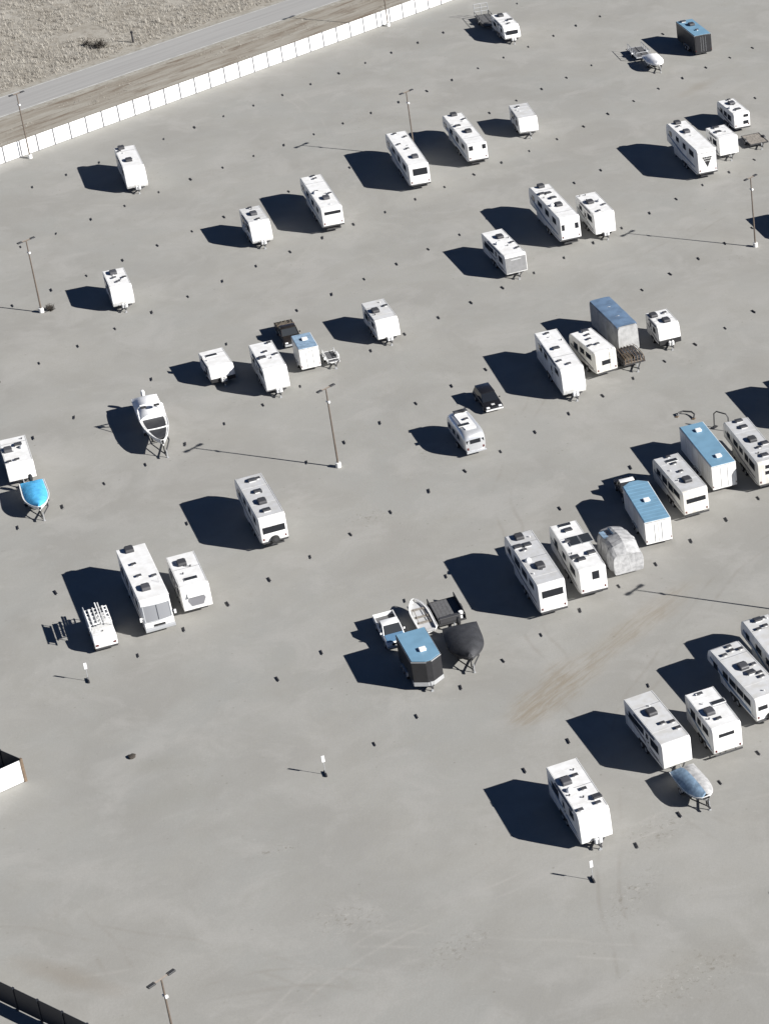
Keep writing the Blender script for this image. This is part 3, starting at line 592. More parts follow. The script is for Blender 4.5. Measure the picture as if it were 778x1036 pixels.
# ------------------------------------------------------------------ boats and open trailers
def hull_rings(L,B,z0,h,n=16,point=.62):
    out=[]
    for k in range(n+1):
        t=k/n; b=B/2*min(1.,max(.02,math.sin(math.pi/2*min(1,t/.5+.02)))**point)*(1-.10*max(0,t-.6))
        zk=z0+(1-t)**3*h*.55; zg=z0+h+.22*h*(1-t)**2
        yy=L*t; out.append((yy,b,zk,zg))
    return out
def boat(name, x, y, yaw, label, L, B, z0, h, cover=None, cov=(0,1), crown=.5, hull='white_shell', tower=False, motor=None, half=None, seats=False, point=.62):
    r=root(name,x,y,yaw,label,'boat')
    H=hull_rings(L,B,z0,h,point=point)
    rings=[[(-b,yy,zg),(-b*.96,yy,zg-.3*h),(-b*.72,yy,zk+.28*h),(0,yy,zk),(b*.72,yy,zk+.28*h),(b*.96,yy,zg-.3*h),(b,yy,zg),(b*.80,yy,zg+.015),(b*.78,yy,max(zk+.12,zg-.42*h)),(0,yy,max(zk+.12,zg-.5*h)),(-b*.78,yy,max(zk+.12,zg-.42*h)),(-b*.80,yy,zg+.015)] for yy,b,zk,zg in H]
    m=MB(); m.loft(rings); m.build('hull',hull,r,smooth=True)
    m=MB(); m.tube([(-b*1.0,yy,zg) for yy,b,zk,zg in H[::-1]]+[(b*1.0,yy,zg) for yy,b,zk,zg in H],.045,6); m.build('gunwale','light_plastic' if hull!='tarp_black' else 'black_trim',r,smooth=True)
    if cover:
        cw=.90 if cover=='cover_blue' else 1.03
        sel=[q for i,q in enumerate(H) if cov[0]<=i/16<=cov[1]]; rr=[]
        for i,(yy,b,zk,zg) in enumerate(sel):
            t=i/(len(sel)-1); ch=crown*(.25+.75*math.sin(math.pi*min(1,.12+.88*t))**.6)*(1 if t<.85 else 1-.6*(t-.85)/.15)
            ring=[]
            for j in range(13):
                u=-1+2*j/12; z=zg+.03+ch*(1-abs(u)**2.2)+.03*noise.noise(Vector((u*3,yy*2,1)))
                ring.append((u*b*cw,yy,z))
            ring+= [(b*cw,yy,zg-.22 if cw>1 else zg+.0),(0,yy,zg-.1),(-b*cw,yy,zg-.22 if cw>1 else zg+.0)]
            rr.append(ring)
        if half:                                     # cover split at the ridge, the shaded slope painted its own blue
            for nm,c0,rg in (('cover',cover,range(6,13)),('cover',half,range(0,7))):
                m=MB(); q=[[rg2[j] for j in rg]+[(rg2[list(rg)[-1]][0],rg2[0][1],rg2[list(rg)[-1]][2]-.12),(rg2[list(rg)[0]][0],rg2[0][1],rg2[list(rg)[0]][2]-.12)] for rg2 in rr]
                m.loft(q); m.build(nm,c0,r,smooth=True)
        else:
            m=MB(); m.loft(rr); m.build('cover',cover,r,smooth=True)
    if tower:
        yy,b,zk,zg=H[9]; zt=3.25
        m=MB(); m.tube([(-b*.98,yy+.9,zg),(-b*.95,yy+.2,zt-.4),(-b*.72,yy,zt),(b*.72,yy,zt),(b*.95,yy+.2,zt-.4),(b*.98,yy+.9,zg)],.075,8)
        m.tube([(-b*.98,yy-.5,zg),(-b*.95,yy+.1,zt-.4)],.05,6); m.tube([(b*.98,yy-.5,zg),(b*.95,yy+.1,zt-.4)],.05,6); m.build('wake_tower','white_plastic',r,smooth=True)
        for s in (-1,1):
            m=MB(); m.box(s*b*.5-.28,s*b*.5+.28,yy-.25,yy+.05,zt-.3,zt-.12); m.build('tower_light','black_trim',r,bevel=.05)
        sel=H[1:9]; rr=[[(-b2*.80,y2,zg2+.02),(b2*.80,y2,zg2+.02),(b2*.80,y2,zg2-.25),(-b2*.80,y2,zg2-.25)] for y2,b2,zk2,zg2 in sel]
        m=MB(); m.loft(rr); m.build('bow_cover','tarp_black',r)
        y2=H[4][0]; b2=H[4][1]; z2=H[4][3]
        m=MB(); m.tube([(u*b2,y2+.12*u*u,z2+.09) for u in (-1,-.5,0,.5,1)],.07,6); m.build('cover_bow','white_plastic',r)
    if seats:
        sel=H[1:]; rr=[[(-b2*.74,y2,max(zk2+.14,zg2-.40*h)),(b2*.74,y2,max(zk2+.14,zg2-.40*h)),(b2*.7,y2,zk2+.1),(-b2*.7,y2,zk2+.1)] for y2,b2,zk2,zg2 in sel]
        m=MB(); m.loft(rr); m.build('floor','grey_roof',r)
        for t in (.35,.58,.8):
            i=int(t*16); yy,b,zk,zg=H[i]; m=MB(); m.box(-b*.8,b*.8,yy-.16,yy+.16,zg-.22*h,zg-.14*h); m.build('bench','deck_wood',r,bevel=.02,seg=1)
        m=MB()
        for s in (-1,1): m.tube([(s*b2*.55,L*.3,z0+h*.9),(s*b2*.75,L*.75,z0+h*.95)] if False else [(s*B*.22,L*.3,z0+h*.98),(s*B*.3,L*.8,z0+h*.98)],.03,6)
        m.build('oar','deck_wood',r)
    if motor:
        m=MB(); yy=L+.12; zt=H[-1][3]
        m.loft([[(.2*math.cos(a)*s,yy+.15+.28*math.sin(a)*s,z) for a in [2*math.pi*k/10 for k in range(10)]] for s,z in ((.7,zt-.05),(1.,zt+.1),(1.05,zt+.4),(.8,zt+.62),(.4,zt+.68))])
        m.box(-.08,.08,yy+.02,yy+.22,zt-.8,zt); o=m.build('outboard_motor',motor,r,smooth=True)
        m=MB(); m.box(-.03,.03,yy+.0,yy+.3,zt-1.0,zt-.75); m.build('skeg','steel',o)
    return r
def boat_trailer(x,y,yaw,label,L,B,z0):
    r=root('boat_trailer',x,y,yaw,label,'boat trailer')
    m=MB()
    for s in (-1,1):
        m.bar((s*B*.36,L*.9,.5),(s*B*.36,L*.3,.5),.1); m.bar((s*B*.36,L*.3,.5),(0,-.3,.52),.1)
        m.bar((s*B*.2,L*.9,z0+.02),(s*B*.2,L*.35,z0+.02),.1)
    for q in (.35,.6,.88): m.bar((-B*.38,L*q,.5),(B*.38,L*q,.5),.09)
    m.box(-.06,.06,-.6,-.2,.46,.58); m.bar((0,.05,.5),(0,.1,z0+.85),.09); m.build('frame','steel',r)
    m=MB(); m.cyl_z(.02,.9,.16,-.12,.045,8); m.cyl_z(0,.05,.16,-.12,.12,8); m.build('jack','galvanised',r)
    for s in (-1,1):
        wheel(r,s*B*.44,L*.66,.32,.2)
        m=MB(); yc=L*.66; m.prism_x([(yc-.45,.5),(yc-.35,.74),(yc+.35,.74),(yc+.45,.5),(yc+.38,.5),(yc+.3,.69),(yc-.3,.69),(yc-.38,.5)],s*B*.44-.13,s*B*.44+.13); m.build('fender','galvanised',r)
    return r
def utility_trailer(x,y,yaw,label,L,W,deck='deck_wood',rails=.5,railm='steel',gate=0.,load=None,zd=.6,slats=0,group=None,boards=False):
    r=root('utility_trailer',x,y,yaw,label,'trailer',group)
    m=MB(); n=7
    for i in range(n): m.box(-W/2+.08+i*(W-.16)/n,-W/2+.08+(i+1)*(W-.16)/n-.015,.08,L-.08,zd-.05,zd)
    m.build('deck',deck,r)
    m=MB()
    for s in (-1,1): m.box(s*(W/2-.04)-.05,s*(W/2-.04)+.05,0,L,zd-.12,zd+.03)
    for yy in (0.0,L-.09): m.box(-W/2+.09,W/2-.09,yy,yy+.09,zd-.12,zd+.03)
    m.box(-.6,.6,.2,L-.2,zd-.2,zd-.121); m.build('frame',railm,r)
    if rails:
        m=MB()
        for s in (-1,1):
            m.bar((s*(W/2-.04),.05,zd+rails),(s*(W/2-.04),L-.05,zd+rails),.06)
            for q in range(5): m.bar((s*(W/2-.04),.05+q*(L-.1)/4,zd),(s*(W/2-.04),.05+q*(L-.1)/4,zd+rails),.06)
        m.bar((-W/2+.04,.05,zd+rails),(W/2-.04,.05,zd+rails),.06); m.build('side_rail',railm,r)
    if boards:
        for s in (-1,1):
            m=MB(); m.box(s*(W/2-.04)-.03,s*(W/2-.04)+.03,.06,L-.06,zd-.05,zd+rails-.05); m.build('side_board','black_shell',r)
        m=MB(); m.box(-W/2+.15,W/2-.5,.12,.55,zd,zd+.5); m.build('tool_box','dark_plastic',r,bevel=.04)
        m=MB(); m.cyl_z(zd,zd+.62,W/2-.35,.4,.2,12); m.build('canister','white_plastic',r,smooth=True)
    if gate:
        m=MB()
        for s in (-1,0,1): m.bar((s*(W/2-.08),L-.02,zd),(s*(W/2-.08),L+.12,zd+gate),.07)
        for q in (.33,.66,1.): m.bar((-W/2+.08,L-.02+.14*q,zd+gate*q),(W/2-.08,L-.02+.14*q,zd+gate*q),.06)
        m.build('ramp_gate','light_plastic' if railm!='steel' else 'galvanised',r)
    if slats:
        m=MB()
        for q in range(slats):
            xx=-W/2+.15+q*(W-.3)/(slats-1); m.tube([(xx,.0,zd),(xx,.02,zd+.75),(xx,L*.6,zd+.95),(xx,L-.1,zd+.7)],.035,6)
        m.build('cage_bars','rust_post',r)
        for bx,by,bw,bl,bh,mm in ((-.5,.9,.9,1.2,.7,'tan_load'),(.5,.8,.8,.9,.6,'tarp_black'),(.1,2.2,1.7,1.2,.75,'tarp_black')):
            m=MB(); m.box(bx-bw/2,bx+bw/2,by-bl/2,by+bl/2,zd,zd+bh); m.build('load',mm,r,bevel=.1,seg=2)
    for s in (-1,1):
        wheel(r,s*(W/2+.04),L*.52,.33,.2)
        m=MB(); yc=L*.52; m.prism_x([(yc-.5,zd-.05),(yc-.38,.78),(yc+.38,.78),(yc+.5,zd-.05),(yc+.43,zd-.05),(yc+.33,.73),(yc-.33,.73),(yc-.43,zd-.05)],s*(W/2+.05)-.11,s*(W/2+.05)+.13); m.build('fender',railm,r)
    hitch(r,.1,.5,None,length=1.0)
    return r

# ------------------------------------------------------------------ cars
def pickup(x,y,yaw,label,L,W,paint,hood,bedmat,load=None,top=None):
    r=root('pickup_truck',x,y,yaw,label,'pickup truck')
    zs=.48; zbelt=1.05; cab0=L*.27; cab1=L*.58
    m=MB(); m.prism_x([(.0,zs),(.02,.82),(.1,.98),(L*.26,1.05),(cab1,1.07),(cab1,zs)],-W/2,W/2); m.build('body',paint,r,bevel=.06,seg=3,smooth=True)
    m=MB(); m.prism_x([(.10,.985),(L*.25,1.055),(L*.25,1.09),(.12,1.02)],-W/2+.1,W/2-.1); m.build('hood',hood,r,bevel=.02)
    m=MB()
    m.loft([[(-W/2+.04,cab0-.1,1.06),(W/2-.04,cab0-.1,1.06),(W/2-.04,cab1,1.06),(-W/2+.04,cab1,1.06)],[(-W/2+.17,cab0+.55,1.66),(W/2-.17,cab0+.55,1.66),(W/2-.17,cab1-.12,1.66),(-W/2+.17,cab1-.12,1.66)]])
    m.build('cab','smoke_glass',r,bevel=.03)
    m=MB(); m.box(-W/2+.15,W/2-.15,cab0+.5,cab1-.1,1.655,1.73); m.build('cab_roof',top or paint,r,bevel=.04,seg=2,smooth=True)
    for s in (-1,1):
        for a,b2,w2 in (((s*(W/2-.06),cab0-.1,1.06),(s*(W/2-.18),cab0+.54,1.67),.07),((s*(W/2-.06),cab1,1.06),(s*(W/2-.18),cab1-.12,1.67),.09),((s*(W/2-.05),(cab0+cab1)/2+.1,1.06),(s*(W/2-.17),(cab0+cab1)/2+.1,1.67),.06)):
            m=MB(); m.bar(a,b2,w2); m.build('pillar',paint,r)
    b=MB(); t=.07
    b.box(-W/2+t,W/2-t,cab1+.03,L,zs,.72,1)
    for s in (-1,1): b.box(min(s*W/2,s*(W/2-t)),max(s*W/2,s*(W/2-t)),cab1+.02,L,zs,1.10,0)
    b.box(-W/2+t,W/2-t,cab1+.03,cab1+.03+t,.72,1.08,0); b.box(-W/2+t,W/2-t,L-t,L,.72,1.08,0)
    b.build('bed',[paint,bedmat],r)
    if load:
        m=MB(); n=8; rows=[]; 
        for a in range(n+1):
            rows.append([(-W/2+.12+(W-.24)*i/8,cab1+.15+(L-cab1-.3)*a/n,1.0+.18*noise.noise(Vector((i*.9,a*.9,4)))+.12) for i in range(9)])
        vs=[p for q in rows for p in q]; NN=len(vs); fs=[(a*9+i,a*9+i+1,(a+1)*9+i+1,(a+1)*9+i) for a in range(n) for i in range(8)]
        m.add(vs,fs); m.add([(p[0],p[1],.73) for p in vs],[f[::-1] for f in fs]); 
        bd=[i for i in range(9)]; m.build('load',load,r)
        m=MB(); m.tube([(-W/2+.05,cab1+.1,1.1),(-W/2+.1,cab1+.1,1.62),(W/2-.1,cab1+.1,1.62),(W/2-.05,cab1+.1,1.1)],.04,6); m.build('headache_rack','rust_post',r)
    for s in (-1,1):
        wheel(r,s*(W/2-.1),L*.17,.37,.24); wheel(r,s*(W/2-.1),L*.80,.37,.24)
        m=MB(); m.box(s*(W/2-.25)-.16,s*(W/2-.25)+.16,-.03,.06,.72,.88); m.build('headlight','lamp_clear',r,bevel=.02,seg=1)
        m=MB(); m.box(s*(W/2+.11)-.08,s*(W/2+.11)+.08,cab0+.1,cab0+.18,1.1,1.28); m.build('mirror',paint,r,bevel=.02,seg=1)
    m=MB(); m.box(-W/2+.02,W/2-.02,-.12,.06,.42,.62); m.build('bumper','galvanised',r,bevel=.03)
    m=MB(); m.box(-.45,.45,-.025,.05,.66,.86); m.build('grille','black_trim',r)
    m=MB(); m.box(-W/2+.2,W/2-.2,.2,L-.2,.3,.5); m.build('chassis','steel',r)
    return r
def black_car(x,y,yaw,label):
    r=root('parked_car',x,y,yaw,label,'car'); L,W=4.4,1.92
    m=MB(); m.prism_x([(0.02,.32),(.0,.58),(.12,.74),(1.15,.92),(L-.2,.98),(L,.8),(L-.02,.34)],-W/2,W/2); m.build('body','paint_black',r,bevel=.09,seg=3,smooth=True)
    m=MB(); m.loft([[(-W/2+.06,1.0,.92),(W/2-.06,1.0,.92),(W/2-.06,L-.12,.96),(-W/2+.06,L-.12,.96)],[(-W/2+.24,1.85,1.56),(W/2-.24,1.85,1.56),(W/2-.24,L-.42,1.54),(-W/2+.24,L-.42,1.54)]]); m.build('cabin_glass','glass',r,bevel=.04)
    m=MB(); m.box(-W/2+.21,W/2-.21,1.8,L-.38,1.545,1.615); m.build('roof','paint_black',r,bevel=.03,smooth=True)
    m=MB(); m.box(-W/2+.03,W/2-.03,-.09,.06,.34,.5); m.build('bumper','light_plastic',r,bevel=.04)
    m=MB(); m.box(-.18,.18,.3,.62,.80,.84); m.build('hood_scoop','light_plastic',r,bevel=.02)
    for s in (-1,1):
        m=MB(); m.box(s*.64-.17,s*.64+.17,.02,.22,.6,.75); m.build('headlight','lamp_clear',r,bevel=.03)
        m=MB(); m.box(s*.66-.14,s*.66+.14,L-.05,L+.02,.68,.82); m.build('tail_light','lamp_red',r,bevel=.02,seg=1)
        m=MB(); m.box(s*(W/2+.08)-.08,s*(W/2+.08)+.08,1.35,1.45,.95,1.08); m.build('mirror','paint_black',r,bevel=.02,seg=1)
        wheel(r,s*(W/2-.1),.85,.33,.21); wheel(r,s*(W/2-.1),L-.85,.33,.21)
    return r
def work_truck(x,y,yaw,label):
    r=root('rack_trailer',x,y,yaw,label,'trailer'); W=1.95; L=4.5
    m=MB(); m.prism_x([(.0,.5),(.0,1.2),(.12,1.42),(.35,1.55),(1.6,1.62),(1.6,.5)],-W/2,W/2); m.build('tool_box','white_shell',r,bevel=.06,seg=3,smooth=True)
    m=MB(); m.box(-.05,.05,.9,1.0,1.61,1.68); m.build('vent','dark_plastic',r)
    m=MB()
    m.box(-W/2,W/2,1.62,L,.5,.66); 
    for s in (-1,1): m.box(s*(W/2-.03)-.03,s*(W/2-.03)+.03,1.62,L,.66,1.05)
    m.build('bed','white_shell',r)
    m=MB()
    for s in (-1,1):
        for yy in (1.75,3.1,L-.1): m.bar((s*(W/2-.06),yy,1.05),(s*(W/2-.06),yy,2.0),.07)
        m.bar((s*(W/2-.06),1.5,2.0),(s*(W/2-.06),L,2.0),.08)
    for yy in (1.75,2.4,3.1,3.8,L-.1): m.bar((-W/2+.06,yy,2.0),(W/2-.06,yy,2.0),.07)
    m.build('rack','white_plastic',r)
    m=MB(); m.box(-W/2+.12,W/2-.12,1.7,L-.15,1.02,1.5); m.build('cargo_box','light_plastic',r,bevel=.06)
    for i,(a,w,y0,y1) in enumerate(((-.55,.16,1.6,4.3),(-.2,.12,1.8,4.5),(.12,.1,1.5,5.3),(.34,.1,1.5,5.2),(.62,.14,1.7,4.4))):
        m=MB(); m.box(a-w/2,a+w/2,y0,y1,2.04,2.04+w*.8); m.build('pipe' if i in (2,3) else 'plank','light_plastic' if i%2 else 'white_plastic',r)
    m=MB()
    for zz in (2.1,2.55): m.bar((-W/2-.05,.6,zz),(-W/2-.05,4.2,zz),.09)
    for q in range(11): m.bar((-W/2-.05,.7+q*.34,2.1),(-W/2-.05,.7+q*.34,2.55),.07)
    m.box(-W/2-.10,-W/2-.075,1.0,3.9,2.14,2.50)  # board added over the rungs to make the ladder's shadow solid
    for yy in (1.75,3.1): m.bar((-W/2-.02,yy,2.0),(-W/2-.02,yy,2.2),.06)
    m.build('ladder','galvanised',r)
    for s in (-1,1):
        wheel(r,s*(W/2-.06),.8,.34,.22); wheel(r,s*(W/2-.06),3.5,.34,.22)
        m=MB(); m.box(s*.75-.13,s*.75+.13,-.03,.03,.75,.92); m.build('lamp','lamp_red',r)
    m=MB(); m.box(-.8,.8,.1,L-.1,.36,.5); m.build('chassis','steel',r)
    m=MB(); m.box(-W/2+.05,W/2-.05,-.12,.0,.42,.56); m.build('bumper','steel',r)
    return r
T['V45'][0][4]=3.05; T['V45'][0][5]=3.3; T['V45'][0][0]-=.25
# ------------------------------------------------------------------ the campers and trailers of the photo
camper('V1','camper_trailer','white camper standing alone just below the long white fence','camper',front='near',shell='white_shell',sw='swoosh_grey',extras=('tank2',))
camper('V2','camper_trailer','short white camper, hitch towards viewer, left of a long one with wide rear window','camper',front='near',roof='pale_roof',extras=('tank2','endbars'))
camper('V3','camper_trailer','long white camper with wide dark rear window, right neighbour of a short camper','camper',far='cap')
camper('V4','camper_trailer','long white camper with big rear window, standing in front of a lamp post','camper',far='cap',sw='swoosh_blue')
camper('V5','camper_trailer','long white camper with two small square rear windows, right of the lamp post','camper',far='cap')
camper('V6','camper_trailer','small white camper with pleated pale roof, farthest right beside the lamp post pair','camper',front='near',roof='pale_roof',extras=('darkfront',) if False else (),sw=None)
camper('V7','camper_trailer','white camper with wide front window, hitched before an open trailer at top edge','camper',front='near',sw='swoosh_grey',extras=('tank',))
boxtrailer('V9','box_trailer','black box trailer with pale blue roof near the top right corner','black_shell','blue_roof')
camper('V12','camper_trailer','tall long white camper with black triangle emblem on its rear wall','camper',far='cap',extras=('emblem',))
camper('V13','camper_trailer','plain white camper wedged right beside the one with the triangle emblem','camper',front='near',sw='swoosh_grey',extras=())
camper('V14','camper_trailer','small white camper with two stacked rear windows, next to an empty flat trailer','camper',far='nose',sw='swoosh_grey')
camper('V16','camper_trailer','white camper with grey end wall, left of a long blue-striped camper','camper',front='near',sw='swoosh_grey',extras=('greyend',),nwin=4)
camper('V17','camper_trailer','long blue-striped white camper with two narrow rear windows and four roof vents','camper',far='cap')
camper('V18','camper_trailer','shorter white camper with round white gas tanks on hitch, beside the blue-striped one','camper',front='near',sw='swoosh_grey',extras=('tank',))
camper('V19','camper_trailer','short white camper alone, right of the left lamp post with a dry bush','camper',front='near',sw='swoosh_grey',extras=('tank2',))
camper('V20','folding_camper','low white camper with curved marks on roof, left of the grey-fronted camper','camper',front='near',sw=None,extras=('darkfront','tank2'))
camper('V21','camper_trailer','white camper with pale grey front wall, between low camper and dark pickup','camper',front='near',sw='swoosh_grey',extras=('greyfront','tank'))
boxtrailer('V22','box_trailer','small white box trailer with pale blue roof, standing before the dark pickup','white_shell','pale_blue')
camper('V25','camper_trailer','white camper with blank sloping front, alone right of the dark pickup','camper',front='near',roof='pale_roof',extras=('tank',))
camper('V26','camper_trailer','white camper cut by left edge, behind the bright blue covered boat','camper',front='near',sw='swoosh_grey',extras=('endbars',))
silver_camper('V28','rounded silver aluminium camper beside the black car')
camper('V30','camper_trailer','long plain white camper with round white tank on hitch, left of striped one','camper',front='near',sw=None,extras=('tank','endbars'),nwin=4)
camper('V31','camper_trailer','white striped camper with small rear window, beside the tall grey cover','camper',far='nose',shell='cream_shell',roof='white_roof',sw='swoosh_grey',extras=('ladder',))
covered('V32','covered_camper','tall camper wrapped in a grey cover with blue top','camper','box')
camper('V34','camper_trailer','short white camper with black lower front, right of the grey cover','camper',front='near',sw='swoosh_grey',extras=('darkfront','tank2'))
camper('V35','camper_trailer','white camper with broad dark rear window and spare wheel, alone near left centre','camper',far='cap',shell='white_shell',roof='grey_roof',sw='swoosh_grey',extras=('spare',))
motorhome('V36','white motorhome with large curved windscreen beside the rack trailer')
camper('V37','camper_trailer','white camper with hooded six-sided front window, right of the motorhome','camper',front='near',sw='swoosh_grey',extras=('hexwindow','nohitch'))
boxtrailer('V42','box_trailer','black wedge-nosed box trailer with blue roof, before the white pickup','black_shell','blue_roof',vnose='near',lower='aluminium')
boxtrailer('V44','box_trailer','white box trailer with ribbed blue roof, next to the wrinkled pale tarp','white_shell','blue_ribbed',vnose='far',ribs=True)
covered('V45','covered_vehicle','lumpy vehicle wrapped in wrinkled pale grey tarp, left of ribbed blue roof','covered vehicle','lump')
camper('V46','camper_trailer','white camper with wide dark rear window, between the two long blue roofs','camper',far='nose',shell='cream_shell',roof='grey_roof',sw='swoosh_grey',nwin=4)
boxtrailer('V47','box_trailer','long white box trailer with smooth blue roof and two white vents','white_shell','blue_roof')
camper('V48','camper_trailer','long camper with two stacked rear windows, right of the smooth blue roof','camper',far='cap',shell='cream_shell',roof='grey_roof',sw='swoosh_grey',nwin=4)
camper('V49','camper_trailer','blue-streaked white camper cut by right edge, last of the lower right group','camper',far='cap',roof='pale_roof')
camper('V50','camper_trailer','long rounded white camper with spare wheel behind, second from lower right edge','camper',far='cap',roof='pale_roof',extras=('spare',),nwin=4)
camper('V51','camper_trailer','shorter white camper with slim rear window, third from the lower right edge','camper',far='flat',extras=())
camper('V52','camper_trailer','white camper with blank front wall, right behind the small grey covered boat','camper',front='near',roof='pale_roof',sw='swoosh_grey',extras=(),nwin=4)
camper('V53','camper_trailer','white camper nearest the viewer, alone with white tanks on its hitch','camper',front='near',extras=('tank','endbars'))
camper('VA','camper_trailer','tall grey-roofed white camper with wide rear window, left of the solar one','camper',far='cap',roof='grey_roof',shell='white_shell',sw='swoosh_grey')
camper('VB','camper_trailer','white camper with dark solar panels on roof and upright rear window','camper',far='nose',sw='swoosh_grey')
# neighbours just past the right edge: the photo shows their shadows
T['VX1']=([36.5,62.4,118,7.0,2.5,2.8,0.],.7,'f',[('A',0,3.5)],[])
T['VX2']=([41.0,15.4,118,9.0,2.5,3.1,0.],.8,'f',[('A',0,4)],[])
T['VX3']=([53.2,-64.2,118,7.0,2.5,3.0,0.],.7,'f',[('A',0,3.5)],[])
T['VX4']=([43.9,18.7,118,8.0,2.5,2.9,0.],.7,'f',[('A',0,4)],[])
camper('VX1','camper_trailer','camper past the right edge, its shadow beside the right lamp post','camper',far='nose')
camper('VX2','camper_trailer','camper past the right edge, its big shadow above the grey-roofed campers','camper',far='nose')
camper('VX4','camper_trailer','camper past the right edge, a small shadow notch above the big one','camper',far='nose')
camper('VX3','camper_trailer','camper past the lower right edge, only its shadow tip showing','camper',far='nose')

# ------------------------------------------------------------------ other vehicles
work_truck(-18.7,-23.7,119,'small white rack trailer loaded with pipes, left of the motorhome')
black_car(6.7,20.0,120,'black car with pale front bumper beside the silver camper')
pickup(7.2,-24.0,118,'old white pickup with blue hood and empty dark bed, behind the wedge-nosed trailer',5.1,1.85,'paint_white','paint_blue','deck_dark')
pickup(-18.55,35.3,118,'dark brown pickup with brown load in its bed, behind small white box trailer',5.3,1.95,'paint_brown','paint_brown','deck_dark',load='tan_load')
utility_trailer(-18.2,138.6,117,'open trailer with tall tail gate, behind the white camper at the top edge',5.4,2.2,deck='deck_dark',rails=.55,gate=1.7)
utility_trailer(6.4,124.6,116,'open trailer with pale rails behind the white covered boat at top right',4.4,2.1,deck='deck_dark',railm='galvanised',rails=.7,zd=.65)
utility_trailer(26.5,91.9,118,'flat grey trailer with bare deck at the right edge',3.5,2.5,rails=0,zd=.62)
utility_trailer(19.9,29.6,121,'dark trailer with covered load under metal bars, before the tall grey cover',3.2,2.4,rails=.45,zd=.75,slats=7)
utility_trailer(-13.0,31.0,118,'small dark trailer frame with pale side rail, right of small box trailer',2.9,1.3,deck='deck_dark',rails=.35,railm='light_plastic',zd=.5)
utility_trailer(11.3,-20.5,117.8,'dark low trailer with black rails, behind the black covered boat',4.1,2.5,deck='deck_dark',rails=.5,zd=.65,boards=True)

boat('power_boat',-24.9,11.2,118,'large white boat with dark bow cover and white rear cover',11.0,2.6,.7,1.1,cover='cover_white',cov=(.5,1),crown=.75,tower=True,motor='white_plastic')
boat_trailer(-24.9,11.2,118,'steel trailer under the large white boat with dark bow cover',8.8,2.4,.75)
boat('covered_boat',-32.9,-1.0,118,'boat under bright blue cover at the left edge',5.8,2.4,.65,.75,cover='cover_blue',cov=(0,1),crown=.35,motor='black_trim')
boat_trailer(-32.9,-1.0,118,'steel trailer under the bright blue covered boat',5.6,2.3,.65)
boat('covered_boat',37.6,-47.2,123,'small boat under grey cover with blue-tinted shaded half, before a blank-fronted white camper',4.7,2.2,.6,.6,cover='tarp_pale',half='pale_blue',cov=(0,1),crown=.55,hull='grey_shell',point=.33)
boat_trailer(37.6,-47.2,123,'steel trailer under the small grey covered boat',4.6,2.0,.6)
boat('covered_boat',14.5,-27.5,112,'boat under black cover beside the wedge-nosed trailer',5.7,3.1,.65,.75,cover='tarp_black',cov=(0,1),crown=.6,hull='tarp_black',motor='black_trim')
boat_trailer(14.5,-27.5,112,'steel trailer under the black covered boat',5.5,2.5,.65)
boat('rowing_boat',7.05,-17.4,-62,'open white rowing boat between white pickup and dark low trailer',5.2,1.75,.45,.55,hull='white_shell',seats=True)
boat_trailer(7.05,-17.4,-62,'steel trailer under the open white rowing boat',4.8,1.7,.45) if False else None
boat('covered_boat',9.3,119.8,116,'small white covered boat at top right, before the pale railed trailer',4.4,2.3,.65,.6,cover='cover_white',cov=(0,1),crown=.55,point=.45)
boat_trailer(9.3,119.8,116,'steel trailer under the small white covered boat',4.2,2.1,.65)

pickup(22.5,4.6,-65.2,'dark pickup with white cab roof, half hidden at far end of ribbed blue roof',4.1,1.75,'paint_black','paint_black','deck_dark',top='paint_white')
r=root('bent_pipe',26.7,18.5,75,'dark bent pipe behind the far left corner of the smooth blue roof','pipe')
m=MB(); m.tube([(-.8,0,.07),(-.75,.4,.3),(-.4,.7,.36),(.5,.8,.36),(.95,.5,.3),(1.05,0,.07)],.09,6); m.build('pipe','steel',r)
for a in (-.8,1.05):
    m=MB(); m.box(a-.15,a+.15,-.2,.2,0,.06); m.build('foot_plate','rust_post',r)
# metal frame left standing behind the smooth blue roof
r=root('hoop_frame',30.9,15.9,61,'thin bent metal hoop standing behind the smooth blue roofed trailer','metal frame')
m=MB(); m.tube([(-.9,0,0),(-.9,.1,1.6),(-.6,.15,1.9),(.6,.15,1.9),(.9,.1,1.6),(.9,0,0)],.07,6); m.build('hoop','steel',r)
for a in (-.9,.9):
    m=MB(); m.box(a-.2,a+.2,-.4,.4,.0,.06); m.build('foot_plate','steel',r)

# ------------------------------------------------------------------ lamp posts
def lamp(x,y,label):
    r=root('lamp_post',x,y,55.5-90+90,label,'lamp post','tall lamp posts on the lot')
    m=MB(); m.cyl_z(0,.55,0,0,.28,12); m.build('base','concrete',r,bevel=.02,seg=1)
    m=MB(); m.cyl_z(.55,8.95,0,0,.10,8,r2=.065); m.build('pole','pole_brown',r)
    m=MB(); m.bar((0,-.62,8.98),(0,.62,8.98),.12); m.build('cross_arm','pole_brown',r)
    for s in (-1,1):
        m=MB(); m.box(-.16,.16,s*.80-.30,s*.80+.30,8.93,9.06); o=m.build('lamp_head','steel',r,bevel=.02,seg=1)
        m=MB(); m.box(-.12,.12,s*.80-.22,s*.80+.22,8.915,8.935); m.build('lens','lamp_clear',o)
    m=MB(); m.box(.08,.24,-.11,.11,7.38,7.6); m.box(-.22,-.08,-.09,.09,7.4,7.57); m.build('floodlight','white_plastic',r,bevel=.02,seg=1)
    return r
